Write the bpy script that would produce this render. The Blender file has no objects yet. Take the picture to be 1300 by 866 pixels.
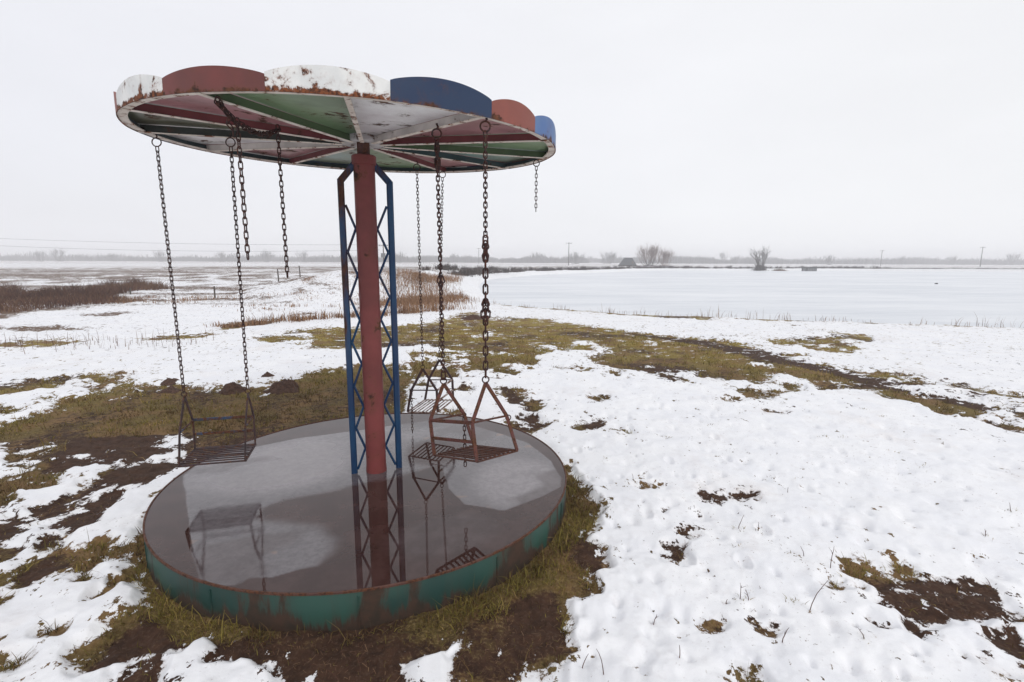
import bpy, bmesh, math, random, json
import numpy as np
from mathutils import Vector, Matrix

random.seed(7)
rng = np.random.default_rng(11)
R = math.radians
scn = bpy.context.scene
COL = scn.collection

# ------------------------------------------------------------------ traced ground map, world metres
DATA = json.loads(r'''{"ops":[["P",[[-104.394,58.039],[-66.404,65.335],[-48.066,60.244],[-18.901,54.846],[-13.361,34.028],[-12.901,23.397],[-17.968,25.37],[-23.075,29.366],[-29.494,28.872],[-42.961,23.727]]],["B",[[-159.189,88.644],[-103.352,101.836],[-87.732,95.213],[-66.28,83.173],[-41.34,75.543],[-24.139,68.554],[-19.898,57.751],[-32.412,59.173],[-50.861,63.763],[-68.444,67.349],[-107.234,59.625]]],["B",[[-26.046,25.466],[-22.713,23.881],[-24.006,26.266],[-26.55,29.961],[-27.071,31.804],[-23.275,28.529],[-21.108,26.466],[-19.239,24.099],[-18.638,22.062],[-17.84,22.107],[-17.073,22.152],[-15.647,20.884],[-14.794,19.731],[-14.626,18.669],[-15.494,18.296],[-14.07,16.59],[-15.177,16.28],[-15.233,15.537],[-14.187,14.081],[-14.51,14.069],[-18.1,9.841],[-41.166,22.725]]],["B",[[-12.837,12.417],[-11.685,12.158],[-10.399,12.055],[-11.302,11.751],[-12.271,11.858],[-15.728,11.617],[-16.818,12.44]]],["B",[[-12.776,14.955],[-12.442,15.65],[-11.817,15.675],[-11.989,14.77]]],["B",[[-7.716,10.746],[-7.531,10.98],[-6.766,11.169],[-7.306,10.646],[-7.631,10.528]]],["B",[[-10.335,9.944],[-9.898,10.154],[-8.787,10.183],[-9.147,9.69],[-9.965,9.579],[-12.82,9.419],[-13.41,9.865]]],["P",[[-16.939,22.159],[-17.286,28.188],[-14.171,25.004],[-12.834,19.831],[-13.931,18.37]]],["P",[[-7.881,13.051],[-7.181,14.142],[-6.893,16.369],[-6.047,15.907],[-6.157,14.374],[-6.446,12.47],[-6.939,11.616]]],["B",[[-0.323,20.084],[1.427,18.129],[3.809,16.06],[6.117,15.458],[8.149,14.693],[9.992,13.999],[11.818,13.537],[13.53,13.104],[16.462,12.173],[16.188,11.965],[13.272,12.849],[9.864,13.816],[6.728,14.642],[4.984,14.986],[1.392,17.679],[-0.311,19.358]]],["P",[[5.199,15.647],[7.037,15.061],[6.579,14.063],[5.247,14.393]]],["B",[[-8.688,6.297],[-6.883,6.534],[-6.779,6.667],[-6.638,6.947],[-6.421,7.098],[-6.152,6.678],[-5.988,6.342],[-6.154,6.182],[-6.407,6.064],[-7.973,5.758]]],["P",[[-6.223,6.721],[-6.619,7.463],[-6.033,7.53],[-5.143,7.328],[-4.368,6.577],[-4.589,6.285],[-4.869,5.737],[-5.126,5.51],[-5.498,6.154]]],["B",[[-5.181,6.121],[-5.466,6.826],[-5.031,6.566],[-4.874,6.202],[-5.082,5.976]]],["B",[[-5.676,5.861],[-5.61,5.967],[-5.474,5.795]]],["B",[[-5.353,5.797],[-5.195,5.834],[-5.0,5.67],[-5.127,5.604]]],["B",[[-7.368,5.3],[-5.745,5.41],[-5.427,5.356],[-5.445,5.241],[-5.6,5.267],[-7.081,5.083]]],["P",[[-4.423,6.663],[-3.644,7.05],[-3.216,6.19],[-4.112,6.176]]],["B",[[-7.191,3.748],[-5.771,4.366],[-5.231,4.903],[-5.207,5.189],[-5.126,5.51],[-4.869,5.737],[-4.762,6.053],[-4.589,6.285],[-4.463,6.575],[-4.056,6.414],[-3.698,6.26],[-3.274,6.267],[-3.352,6.682],[-3.038,6.964],[-2.813,7.592],[-2.52,7.831],[-1.936,8.027],[-1.417,6.851],[-1.322,6.034],[-1.115,4.522],[0.323,3.824],[0.457,3.825],[0.542,3.403],[0.584,3.173],[0.545,2.97],[0.462,2.886],[0.438,2.781],[0.543,2.707],[0.498,2.66],[0.538,2.533],[0.433,2.476],[0.44,2.34],[0.299,2.314],[0.207,2.314],[0.253,2.176],[0.244,1.976],[0.208,1.892],[0.043,1.891],[0.022,1.805],[-0.087,1.793],[-0.145,1.662],[-0.153,0.864],[-2.017,0.859]]],["S",[[-2.528,3.795],[-2.652,3.871],[-2.736,3.824],[-2.735,3.606],[-2.724,3.499],[-2.796,3.564],[-2.855,3.524],[-2.933,3.458],[-3.014,3.509],[-3.046,3.483],[-3.06,3.395],[-3.031,3.346],[-2.966,3.329],[-2.972,3.276],[-2.932,3.288],[-2.93,3.347],[-2.82,3.409],[-2.78,3.278],[-2.745,3.145],[-2.718,3.042],[-2.678,2.945],[-2.716,2.907],[-2.725,2.838],[-2.803,2.888],[-2.899,2.896],[-2.969,3.04],[-2.994,3.05],[-3.025,3.0],[-2.985,2.952],[-3.017,2.896],[-3.014,2.798],[-3.074,2.772],[-3.524,2.751],[-3.448,2.686],[-3.024,2.722],[-2.931,2.723],[-2.864,2.683],[-2.853,2.62],[-2.853,2.553],[-3.279,2.366],[-4.153,2.052],[-2.017,0.859],[-0.894,0.862],[-1.595,1.726],[-1.601,1.793],[-1.572,1.862],[-1.494,1.875],[-1.499,1.892],[-1.574,1.883],[-1.661,1.865],[-1.743,1.82],[-1.759,1.82],[-1.76,1.84],[-1.787,1.861],[-1.862,1.894],[-1.874,1.965],[-1.855,1.992],[-1.832,2.075],[-1.804,2.095],[-1.791,2.164],[-1.762,2.18],[-1.843,2.277],[-1.96,2.381],[-2.029,2.374],[-1.99,2.426],[-2.072,2.544],[-2.123,2.625],[-2.206,2.77],[-2.224,2.821],[-2.325,3.055],[-2.421,3.27],[-2.482,3.721]]],["B",[[-2.797,2.817],[-2.712,2.817],[-2.665,2.733],[-2.65,2.684],[-2.69,2.668],[-2.741,2.684],[-2.783,2.749],[-2.732,2.766]]],["B",[[-2.662,2.449],[-2.664,2.525],[-2.616,2.607],[-2.559,2.634],[-2.493,2.646],[-2.451,2.678],[-2.392,2.731],[-2.374,2.662],[-2.364,2.616],[-2.303,2.636],[-2.218,2.679],[-2.191,2.602],[-2.277,2.564],[-2.297,2.493],[-2.357,2.478],[-2.402,2.52],[-2.446,2.506],[-2.46,2.45],[-2.486,2.423],[-2.511,2.374],[-2.553,2.358],[-2.649,2.435]]],["B",[[-2.275,2.392],[-2.274,2.425],[-2.235,2.418],[-2.215,2.379],[-2.246,2.373]]],["B",[[-2.071,2.24],[-2.076,2.275],[-2.029,2.282],[-2.041,2.252]]],["B",[[-2.115,2.034],[-2.069,2.059],[-2.058,2.034]]],["B",[[-2.286,1.862],[-2.146,1.855],[-2.051,1.859],[-2.047,1.819],[-2.113,1.822],[-2.234,1.814]]],["B",[[-2.099,1.871],[-2.086,1.888],[-2.081,1.863]]],["B",[[-2.762,2.402],[-2.706,2.409],[-2.664,2.383],[-2.655,2.357],[-2.716,2.357]]],["B",[[-2.751,2.295],[-2.574,2.278],[-2.537,2.272],[-2.51,2.226],[-2.505,2.209],[-2.646,2.197]]],["P",[[-2.14,2.329],[-2.12,2.406],[-2.047,2.419],[-1.972,2.374],[-2.005,2.312],[-2.051,2.27]]],["S",[[-3.446,3.139],[-3.475,3.249],[-3.466,3.319],[-3.63,3.377],[-3.547,3.415],[-3.44,3.441],[-3.37,3.493],[-3.49,3.64],[-3.605,3.754],[-3.564,3.8],[-3.574,3.893],[-3.464,3.847],[-3.407,3.911],[-3.266,3.88],[-3.262,3.788],[-3.188,3.643],[-3.273,3.635],[-3.287,3.573],[-3.212,3.534],[-3.146,3.548],[-3.105,3.47],[-3.145,3.469],[-3.179,3.394],[-3.163,3.286],[-3.204,3.24],[-3.281,3.195],[-3.204,3.131],[-3.162,3.058],[-3.26,3.048],[-3.245,2.94],[-3.561,2.592],[-3.885,2.853]]],["S",[[-3.106,2.941],[-3.064,2.961],[-3.064,2.914]]],["S",[[-2.903,3.112],[-2.929,3.187],[-2.88,3.155]]],["S",[[-3.328,3.993],[-3.314,4.019],[-3.197,3.978],[-3.13,4.004],[-3.12,3.946],[-3.239,3.913]]],["S",[[-3.095,4.029],[-3.072,4.081],[-2.988,4.108],[-3.008,4.281],[-2.91,4.208],[-2.777,3.983],[-2.909,3.916],[-2.967,3.98],[-2.918,4.014],[-3.051,3.996]]],["S",[[-3.209,4.346],[-3.204,4.456],[-3.334,4.592],[-3.214,4.593],[-3.028,4.479],[-2.965,4.359],[-3.082,4.319]]],["S",[[-5.879,4.175],[-4.681,4.359],[-4.458,4.265],[-4.252,4.211],[-4.183,4.249],[-4.037,4.159],[-3.975,4.003],[-4.076,4.019],[-4.218,4.104],[-4.063,3.936],[-4.029,3.841],[-3.919,3.781],[-3.899,3.722],[-3.813,3.609],[-3.977,3.664],[-4.655,3.25]]],["S",[[-4.219,4.335],[-4.235,4.424],[-4.174,4.404],[-4.161,4.287]]],["S",[[-3.759,4.109],[-3.692,4.109],[-3.648,4.058],[-3.715,4.057]]],["Q",[[-4.363,5.093],[-4.142,5.231],[-4.025,5.405],[-3.846,5.047],[-4.231,4.991]]],["Q",[[-3.556,6.262],[-3.299,6.683],[-2.833,6.603],[-2.816,6.197],[-3.166,5.899]]],["Q",[[-3.702,5.755],[-3.595,5.892],[-3.395,5.629],[-3.557,5.563]]],["Q",[[-4.51,4.19],[-4.148,4.25],[-3.797,3.939],[-4.094,3.78]]],["S",[[-1.499,1.892],[-1.422,1.922],[-1.358,2.009],[-1.276,1.936],[-1.26,1.863],[-1.165,1.86],[-1.133,1.893],[-1.021,1.836],[-0.936,1.801],[-0.819,1.782],[-0.686,1.66],[-0.329,0.863],[-0.783,0.862],[-1.36,1.691],[-1.443,1.802]]],["S",[[-0.436,1.784],[-0.457,1.823],[-0.416,1.897],[-0.356,1.941],[-0.26,2.001],[-0.201,2.021],[-0.183,1.969],[-0.231,1.898],[-0.249,1.828],[-0.265,1.662],[-0.326,1.505]]],["B",[[-5.496,10.695],[-5.457,11.039],[-5.129,11.413],[-4.864,12.227],[-4.219,12.392],[-3.398,12.567],[-2.911,12.892],[-1.925,13.769],[-1.536,15.615],[-1.278,16.099],[-0.705,14.775],[-0.047,14.017],[0.157,14.405],[1.001,14.054],[1.654,13.369],[2.269,12.303],[2.973,11.521],[3.807,10.949],[4.387,10.528],[4.724,10.231],[4.851,9.498],[4.901,8.934],[4.975,8.365],[5.051,8.267],[5.307,7.693],[5.51,7.116],[5.883,7.123],[6.009,6.888],[5.547,6.449],[5.986,6.222],[5.956,5.968],[5.455,5.508],[5.227,5.505],[4.858,5.441],[4.913,5.783],[4.783,6.074],[4.949,6.563],[4.732,6.666],[4.551,6.557],[4.156,6.467],[4.388,6.972],[4.209,7.451],[4.005,7.668],[3.447,6.754],[3.446,7.079],[3.043,7.072],[2.681,7.164],[2.91,7.646],[2.385,7.58],[1.994,7.629],[1.513,7.62],[1.345,8.19],[1.721,8.863],[2.07,9.432],[1.736,9.776],[1.065,9.494],[0.538,10.532],[0.607,9.23],[0.19,9.06],[-0.28,9.21],[-0.721,9.2],[-1.23,9.614],[-1.674,9.972],[-2.157,9.772],[-2.606,9.58],[-3.245,9.565],[-3.817,9.463],[-4.485,10.095],[-5.091,10.28]]],["Q",[[-5.608,10.918],[-5.357,11.931],[-4.373,11.435],[-3.891,9.729],[-4.995,10.082]]],["B",[[-0.725,15.198],[-0.237,14.793],[0.693,14.623],[1.113,14.058],[0.878,13.866],[-0.003,14.4],[-0.705,14.775]]],["S",[[-0.952,11.047],[-0.677,11.802],[-0.298,11.681],[-0.339,11.183],[-0.718,10.714]]],["S",[[1.196,10.711],[1.636,10.456],[2.066,9.784],[1.881,9.02],[1.54,8.638],[1.428,9.589],[1.055,9.408]]],["S",[[2.59,10.749],[3.216,10.603],[2.929,9.898],[2.776,10.281]]],["S",[[2.02,8.204],[2.427,7.93],[2.126,7.804]]],["S",[[2.523,9.316],[2.763,9.322],[2.579,9.036]]],["S",[[4.445,6.973],[4.65,7.101],[4.697,6.775],[4.37,6.814]]],["S",[[5.419,6.787],[5.547,6.449],[5.363,6.288],[5.24,6.485],[5.043,6.693]]],["S",[[5.248,5.957],[5.228,5.755],[5.078,5.656]]],["Q",[[5.151,6.919],[5.905,6.751],[5.926,5.967],[5.365,5.567],[5.198,6.027],[4.824,6.319]]],["Q",[[3.829,8.209],[4.612,8.705],[4.362,7.732],[3.598,7.181],[2.937,7.27]]],["P",[[6.238,12.873],[7.535,13.565],[8.002,13.086],[8.044,12.337],[7.307,11.646],[6.621,11.884]]],["B",[[5.255,10.551],[5.963,10.676],[6.879,11.032],[6.594,10.482],[5.885,10.261],[5.076,9.951]]],["B",[[5.947,9.973],[6.204,9.794],[6.259,9.28],[6.116,9.527]]],["B",[[4.997,9.17],[5.102,9.093],[5.393,8.869],[4.935,8.785]]],["P",[[4.606,11.568],[5.727,11.6],[5.328,9.509],[4.786,10.333]]],["B",[[6.19,6.891],[6.322,6.693],[6.362,6.266],[6.543,6.193],[7.228,5.918],[7.108,5.815],[6.467,6.118],[6.275,6.208],[6.126,6.5],[6.047,6.688]]],["B",[[5.757,5.808],[5.887,5.544],[6.246,5.076],[6.098,4.949],[5.817,5.667]]],["B",[[5.531,5.252],[5.796,5.283],[5.957,4.828],[5.363,4.868],[5.387,5.09]]],["B",[[5.235,5.194],[5.197,4.974],[5.08,4.864],[5.109,5.036]]],["B",[[5.687,7.533],[5.822,7.454],[5.693,7.346],[5.581,7.37]]],["P",[[8.765,10.643],[9.2,10.246],[8.585,10.038]]],["P",[[7.29,7.455],[7.709,7.626],[7.258,7.247]]],["B",[[3.363,6.454],[3.595,6.418],[3.427,6.296]]],["B",[[3.043,6.176],[3.191,6.049],[3.134,6.177]]],["B",[[2.662,5.918],[2.872,6.173],[2.853,5.956]]],["P",[[2.457,5.985],[2.667,5.953],[2.805,5.852],[2.608,5.815]]],["B",[[3.778,6.759],[3.86,6.651],[3.761,6.628]]],["B",[[2.933,5.503],[3.021,5.43],[2.959,5.414]]],["B",[[0.679,4.954],[0.791,5.056],[0.964,5.191],[0.818,4.907],[0.701,4.881]]],["B",[[1.05,6.017],[1.174,6.001],[1.074,5.929]]],["B",[[1.155,4.792],[1.204,4.77],[1.17,4.724]]],["B",[[-0.087,6.48],[0.076,6.441],[0.138,5.914],[0.003,5.793]]],["B",[[0.165,5.846],[0.273,5.916],[0.352,5.62],[0.252,5.435],[0.151,5.649]]],["B",[[0.109,5.36],[0.246,5.291],[0.375,5.025],[0.231,4.933],[0.113,5.152]]],["B",[[-0.09,5.177],[0.02,5.021],[0.197,4.899],[0.158,4.803],[0.076,4.873]]],["B",[[-0.763,6.469],[-0.589,6.513],[-0.535,6.252],[-0.704,6.308]]],["B",[[-1.423,6.828],[-1.159,6.832],[-1.069,6.547],[-1.268,6.502]]],["B",[[-0.718,5.451],[-0.62,5.453],[-0.651,5.336]]],["B",[[-0.51,7.752],[-0.234,7.7],[-0.13,7.423],[-0.378,7.365]]],["P",[[-2.092,9.333],[-0.73,9.118],[0.433,8.987],[0.628,7.775],[-0.109,6.874],[-1.467,6.992]]],["P",[[0.898,9.665],[1.591,10.054],[1.615,9.421],[1.156,9.243]]],["P",[[1.182,8.155],[1.807,7.46],[1.618,7.145],[1.187,7.341]]],["B",[[0.911,3.533],[0.999,3.6],[1.035,3.534],[0.969,3.482]]],["B",[[1.372,3.435],[1.488,3.436],[1.609,3.462],[1.76,3.426],[1.641,3.34],[1.583,3.364],[1.459,3.281],[1.398,3.338]]],["B",[[0.994,3.145],[1.057,3.177],[1.025,3.124]]],["B",[[1.06,2.909],[1.116,2.928],[1.144,2.882],[1.087,2.846]]],["B",[[0.889,2.67],[0.952,2.694],[0.989,2.64],[0.951,2.609]]],["B",[[0.942,2.751],[0.987,2.76],[0.962,2.727]]],["B",[[0.942,2.117],[0.99,2.107],[0.954,2.081]]],["B",[[0.974,1.822],[1.012,1.814],[1.023,1.738],[0.944,1.738]]],["B",[[2.212,2.395],[2.297,2.415],[2.311,2.3],[2.27,2.194],[2.197,2.134],[2.129,2.16],[2.142,2.261]]],["B",[[2.426,2.378],[2.515,2.397],[2.486,2.319],[2.381,2.186],[2.339,2.211],[2.32,2.262]]],["B",[[1.935,2.316],[2.05,2.298],[2.006,2.209],[2.055,2.144],[1.898,2.062],[1.84,2.004],[1.827,2.032],[1.882,2.159],[1.899,2.242]]],["B",[[1.825,2.259],[1.917,2.297],[1.851,2.225]]],["B",[[1.715,2.142],[1.765,2.078],[1.723,2.07],[1.719,2.111]]],["P",[[1.957,2.678],[2.066,2.536],[2.242,2.455],[2.131,2.32],[1.904,2.318],[1.768,2.412],[1.661,2.512]]],["B",[[1.94,2.609],[2.038,2.536],[1.954,2.529]]],["B",[[1.705,2.431],[1.73,2.379],[1.685,2.379]]],["B",[[1.991,2.413],[2.074,2.424],[2.039,2.394]]],["B",[[2.193,2.562],[2.174,2.454],[2.12,2.467]]],["B",[[2.195,2.034],[2.273,2.034],[2.286,1.951],[2.45,1.822],[2.23,1.896],[2.175,1.937],[2.165,1.991]]],["B",[[2.029,1.881],[2.139,1.911],[2.212,1.869],[2.36,1.745],[2.182,1.84],[2.044,1.844]]],["B",[[1.154,2.097],[1.222,2.075],[1.178,2.053],[1.15,2.062]]],["P",[[1.504,1.988],[1.563,1.908],[1.502,1.908]]],["P",[[3.489,3.38],[3.665,3.346],[4.139,3.27],[3.832,3.006],[3.515,3.198]]],["P",[[2.174,2.308],[2.245,2.166],[2.111,1.946],[2.025,2.087]]],["P",[[2.912,3.702],[3.072,3.593],[2.94,3.5],[2.818,3.59]]],["P",[[2.74,3.315],[2.834,3.293],[2.753,3.224]]],["P",[[5.615,6.532],[6.321,5.973],[6.246,5.076],[5.694,4.602],[5.12,4.865],[4.794,5.325]]],["P",[[-0.14,8.821],[1.445,8.16],[2.859,7.069],[3.582,6.299],[3.151,5.857],[2.25,6.603],[0.619,7.659]]],["P",[[7.645,12.325],[8.557,11.681],[7.187,9.553],[5.841,9.11]]]],"lake":[[-3.5,59],[-4.2,52],[-4.0,42],[-2.18,23.01],[-0.96,20.05],[1.42,17.98],[3.81,16.06],[6.07,15.35],[8.09,14.59],[9.99,14.0],[11.82,13.54],[13.45,13.02],[16.37,12.1],[30,4],[100,-40],[900,-400],[900,150],[300,131],[150,127],[80,123],[37,120],[25.5,110],[12.8,92],[2.5,77]],"dirt":[[[-2.678,2.945],[-2.711,3.606],[-2.69,3.951],[-3.27,4.204],[-3.022,3.264]],[[-1.736,1.8],[-1.742,2.17],[-1.397,1.927],[-0.833,2.071],[-0.112,2.235],[0.207,2.314],[0.246,1.936],[-0.09,1.77],[-0.746,1.659],[-1.045,1.658]],[[0.51,3.295],[0.593,3.163],[0.457,2.886],[0.543,2.707],[0.478,2.491],[0.314,2.56],[0.238,2.713]],[[-2.649,2.435],[-2.616,2.607],[-2.459,2.505],[-2.504,2.371]],[[-4.07,4.487],[-3.179,4.716],[-2.755,3.95],[-3.719,3.783]],[[1.484,13.363],[2.973,11.521],[4.387,10.528],[4.975,8.365],[5.51,7.116],[5.986,6.222],[5.447,6.329],[4.681,7.855],[3.967,9.924]],[[4.918,8.041],[5.997,6.147],[5.491,5.509],[5.289,6.136],[4.909,6.734]],[[-0.105,6.649],[0.414,5.001],[0.083,4.802]],[[1.899,2.432],[2.662,2.437],[2.122,1.82],[1.557,1.943]],[[0.693,5.269],[1.039,5.274],[0.866,4.765]],[[1.282,3.833],[1.979,3.693],[1.731,3.194],[0.8,2.564]]],"ice":[["H",[[-2.281,3.274],[-1.925,2.77],[-1.69,2.437],[-1.469,2.14],[-1.354,2.089],[-1.264,2.09],[-1.225,2.142],[-1.131,2.154],[-1.029,2.222],[-0.955,2.248],[-0.929,2.37],[-0.952,2.48],[-1.106,2.616],[-1.276,2.649],[-1.437,2.683],[-1.496,2.822],[-1.423,2.923],[-1.256,2.999],[-1.043,3.126],[-0.72,3.341],[-0.517,3.482],[-0.411,3.097],[-0.287,2.882],[-0.043,2.805],[0.205,2.991],[0.329,3.127],[0.343,3.274],[0.3,3.564],[0.134,3.94],[-0.065,4.127],[-0.356,4.374],[-0.668,4.553],[-1.071,4.364],[-1.43,4.19],[-1.79,4.029],[-2.164,3.741],[-2.301,3.463]]]]}''')

# ------------------------------------------------------------------ helpers
def tag(o, label=None, cat=None, group=None, kind=None):
    if label: o['label'] = label
    if cat: o['category'] = cat
    if group: o['group'] = group
    if kind: o['kind'] = kind
    return o

def empty(name, loc=(0, 0, 0), rot=(0, 0, 0), parent=None):
    o = bpy.data.objects.new(name, None); COL.objects.link(o)
    o.location = loc; o.rotation_euler = rot; o.empty_display_size = .1
    if parent: o.parent = parent
    return o

class MB:
    """collects vertices and faces and links them as one mesh object"""
    def __init__(s): s.v = []; s.f = []
    def add(s, vs, fs):
        n = len(s.v); s.v.extend([tuple(v) for v in vs]); s.f.extend([tuple(i + n for i in f) for f in fs])
    def box(s, c, size, m=None):
        x, y, z = [k / 2 for k in size]
        vs = [Vector((a * x, b * y, d * z)) for a in (-1, 1) for b in (-1, 1) for d in (-1, 1)]
        if m: vs = [m @ v for v in vs]
        vs = [v + Vector(c) for v in vs]
        s.add(vs, [(0, 1, 3, 2), (4, 6, 7, 5), (0, 4, 5, 1), (2, 3, 7, 6), (0, 2, 6, 4), (1, 5, 7, 3)])
    def bar(s, a, b, w, t, up=(0, 0, 1), ch=.12):
        """flat bar from a to b, w wide across, t thick along up; edges chamfered"""
        a, b = Vector(a), Vector(b); d = (b - a).normalized(); up = Vector(up)
        side = d.cross(up)
        if side.length < 1e-4: side = d.cross(Vector((1, 0, 0)))
        side.normalize(); u = side.cross(d).normalized()
        c = min(w, t) * ch * 2
        prof = [(-w / 2 + c, -t / 2), (w / 2 - c, -t / 2), (w / 2, -t / 2 + c), (w / 2, t / 2 - c),
                (w / 2 - c, t / 2), (-w / 2 + c, t / 2), (-w / 2, t / 2 - c), (-w / 2, -t / 2 + c)]
        vs = [p + side * x + u * y for p in (a, b) for x, y in prof]
        fs = [(i, (i + 1) % 8, 8 + (i + 1) % 8, 8 + i) for i in range(8)] + [tuple(range(7, -1, -1)), tuple(range(8, 16))]
        s.add(vs, fs)
    def tube(s, pts, rad, n=8, closed=False, cap=True):
        pts = [Vector(p) for p in pts]; k = len(pts)
        rads = rad if hasattr(rad, '__len__') else [rad] * k
        prev = None; vs = []
        for i, p in enumerate(pts):
            if closed: t = pts[(i + 1) % k] - pts[i - 1]
            else: t = pts[min(i + 1, k - 1)] - pts[max(i - 1, 0)]
            t.normalize()
            if prev is None:
                prev = t.orthogonal().normalized()
            prev = (prev - t * prev.dot(t))
            if prev.length < 1e-5: prev = t.orthogonal()
            prev.normalize(); q = t.cross(prev)
            for j in range(n):
                an = 2 * math.pi * j / n
                vs.append(p + (prev * math.cos(an) + q * math.sin(an)) * rads[i])
        fs = []
        for i in range(k if closed else k - 1):
            i2 = (i + 1) % k
            for j in range(n):
                fs.append((i * n + j, i * n + (j + 1) % n, i2 * n + (j + 1) % n, i2 * n + j))
        if cap and not closed:
            fs.append(tuple(range(n - 1, -1, -1))); fs.append(tuple(range((k - 1) * n, k * n)))
        s.add(vs, fs)
    def lathe(s, prof, n=64, closed=False):
        vs = []; k = len(prof)
        for i in range(n):
            an = 2 * math.pi * i / n
            for r, z in prof: vs.append((r * math.cos(an), r * math.sin(an), z))
        fs = []
        for i in range(n):
            i2 = (i + 1) % n
            for j in range(k if closed else k - 1):
                j2 = (j + 1) % k
                fs.append((i * k + j, i2 * k + j, i2 * k + j2, i * k + j2))
        s.add(vs, fs)
    def mesh(s, name, smooth=True):
        me = bpy.data.meshes.new(name); me.from_pydata(s.v, [], s.f); me.update()
        bm = bmesh.new(); bm.from_mesh(me); bmesh.ops.recalc_face_normals(bm, faces=bm.faces); bm.to_mesh(me); bm.free()
        if smooth:
            me.polygons.foreach_set('use_smooth', [True] * len(me.polygons))
            try: me.set_sharp_from_angle(angle=R(35))
            except Exception: pass
        return me
    def build(s, name, mat, parent=None, smooth=True):
        o = bpy.data.objects.new(name, s.mesh(name, smooth)); COL.objects.link(o)
        if mat: o.data.materials.append(mat)
        if parent: o.parent = parent
        return o

def np_mesh(name, V, F, mat, attrs=None, smooth=True):
    """fast mesh from numpy arrays (F all of one size)"""
    me = bpy.data.meshes.new(name); n = len(V); k = F.shape[1]
    me.vertices.add(n); me.vertices.foreach_set('co', V.astype(np.float32).ravel())
    me.loops.add(F.size); me.loops.foreach_set('vertex_index', F.astype(np.int32).ravel())
    me.polygons.add(len(F)); me.polygons.foreach_set('loop_start', np.arange(0, F.size, k, dtype=np.int32))
    try: me.polygons.foreach_set('loop_total', np.full(len(F), k, dtype=np.int32))
    except Exception: pass
    if smooth: me.polygons.foreach_set('use_smooth', np.ones(len(F), dtype=bool))
    me.update(calc_edges=True); me.validate()
    for a, arr in (attrs or {}).items():
        at = me.attributes.new(a, 'FLOAT', 'POINT'); at.data.foreach_set('value', arr.astype(np.float32))
    o = bpy.data.objects.new(name, me); COL.objects.link(o); me.materials.append(mat)
    return o

# ------------------------------------------------------------------ numpy noise
def _h(ix, iy, seed):
    n = (ix * 374761393 + iy * 668265263 + seed * 974634777) & 0xffffffff
    n = ((n ^ (n >> 13)) * 1274126177) & 0xffffffff
    n = n ^ (n >> 16)
    return (n & 0xffff) / 32767.5 - 1
def vnoise(x, y, seed=0):
    xi = np.floor(x).astype(np.int64); yi = np.floor(y).astype(np.int64)
    fx = x - xi; fy = y - yi
    fx = fx * fx * fx * (fx * (fx * 6 - 15) + 10); fy = fy * fy * fy * (fy * (fy * 6 - 15) + 10)
    a = _h(xi, yi, seed); b = _h(xi + 1, yi, seed); c = _h(xi, yi + 1, seed); d = _h(xi + 1, yi + 1, seed)
    return (a * (1 - fx) + b * fx) * (1 - fy) + (c * (1 - fx) + d * fx) * fy
def fbm(x, y, lam, octs=4, seed=0, gain=.5):
    s = 0; a = 1; t = 0
    for i in range(octs):
        ca, sa = math.cos(i * 1.3 + .4), math.sin(i * 1.3 + .4)
        s = s + a * vnoise((x * ca - y * sa) / lam + 17.3 * i, (x * sa + y * ca) / lam - 9.1 * i, seed + i); t += a
        a *= gain; lam /= 2.03
    return s / t
def sstep(a, b, x):
    t = np.clip((x - a) / (b - a), 0, 1); return t * t * (3 - 2 * t)

def sdf(poly, x, y):
    """signed distance to a closed polygon, negative inside"""
    P = np.array(poly, float); n = len(P)
    d2 = np.full(x.shape, 1e18); ins = np.zeros(x.shape, bool)
    for i in range(n):
        ax, ay = P[i]; bx, by = P[(i + 1) % n]
        ex, ey = bx - ax, by - ay; L = ex * ex + ey * ey + 1e-12
        t = np.clip(((x - ax) * ex + (y - ay) * ey) / L, 0, 1)
        dx = x - ax - t * ex; dy = y - ay - t * ey
        np.minimum(d2, dx * dx + dy * dy, out=d2)
        c = ((ay > y) != (by > y)) & (x < (bx - ax) * (y - ay) / (by - ay + 1e-12) + ax)
        ins ^= c
    d = np.sqrt(d2)
    return np.where(ins, -d, d)

CX, CY, ZP, RP = -.9655, 3.3845, .209, 1.35        # carousel centre, platform height and radius
OPS = DATA['ops']; LAKE = DATA['lake']; DIRT = DATA['dirt']
CREST = [(-15.5, 22.5, 0), (-12.7, 23, .05), (-11.4, 24, .42), (-9.9, 25, .92), (-8.5, 26, 1.12), (-7.8, 30, .95), (-8.0, 38, .75), (-8.2, 62, .62),
         (-2.5, 85, .6), (11, 112, .5), (30, 130, .42), (48, 137, .4), (90, 140, .38), (150, 142, .36), (420, 150, .3)]

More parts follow.
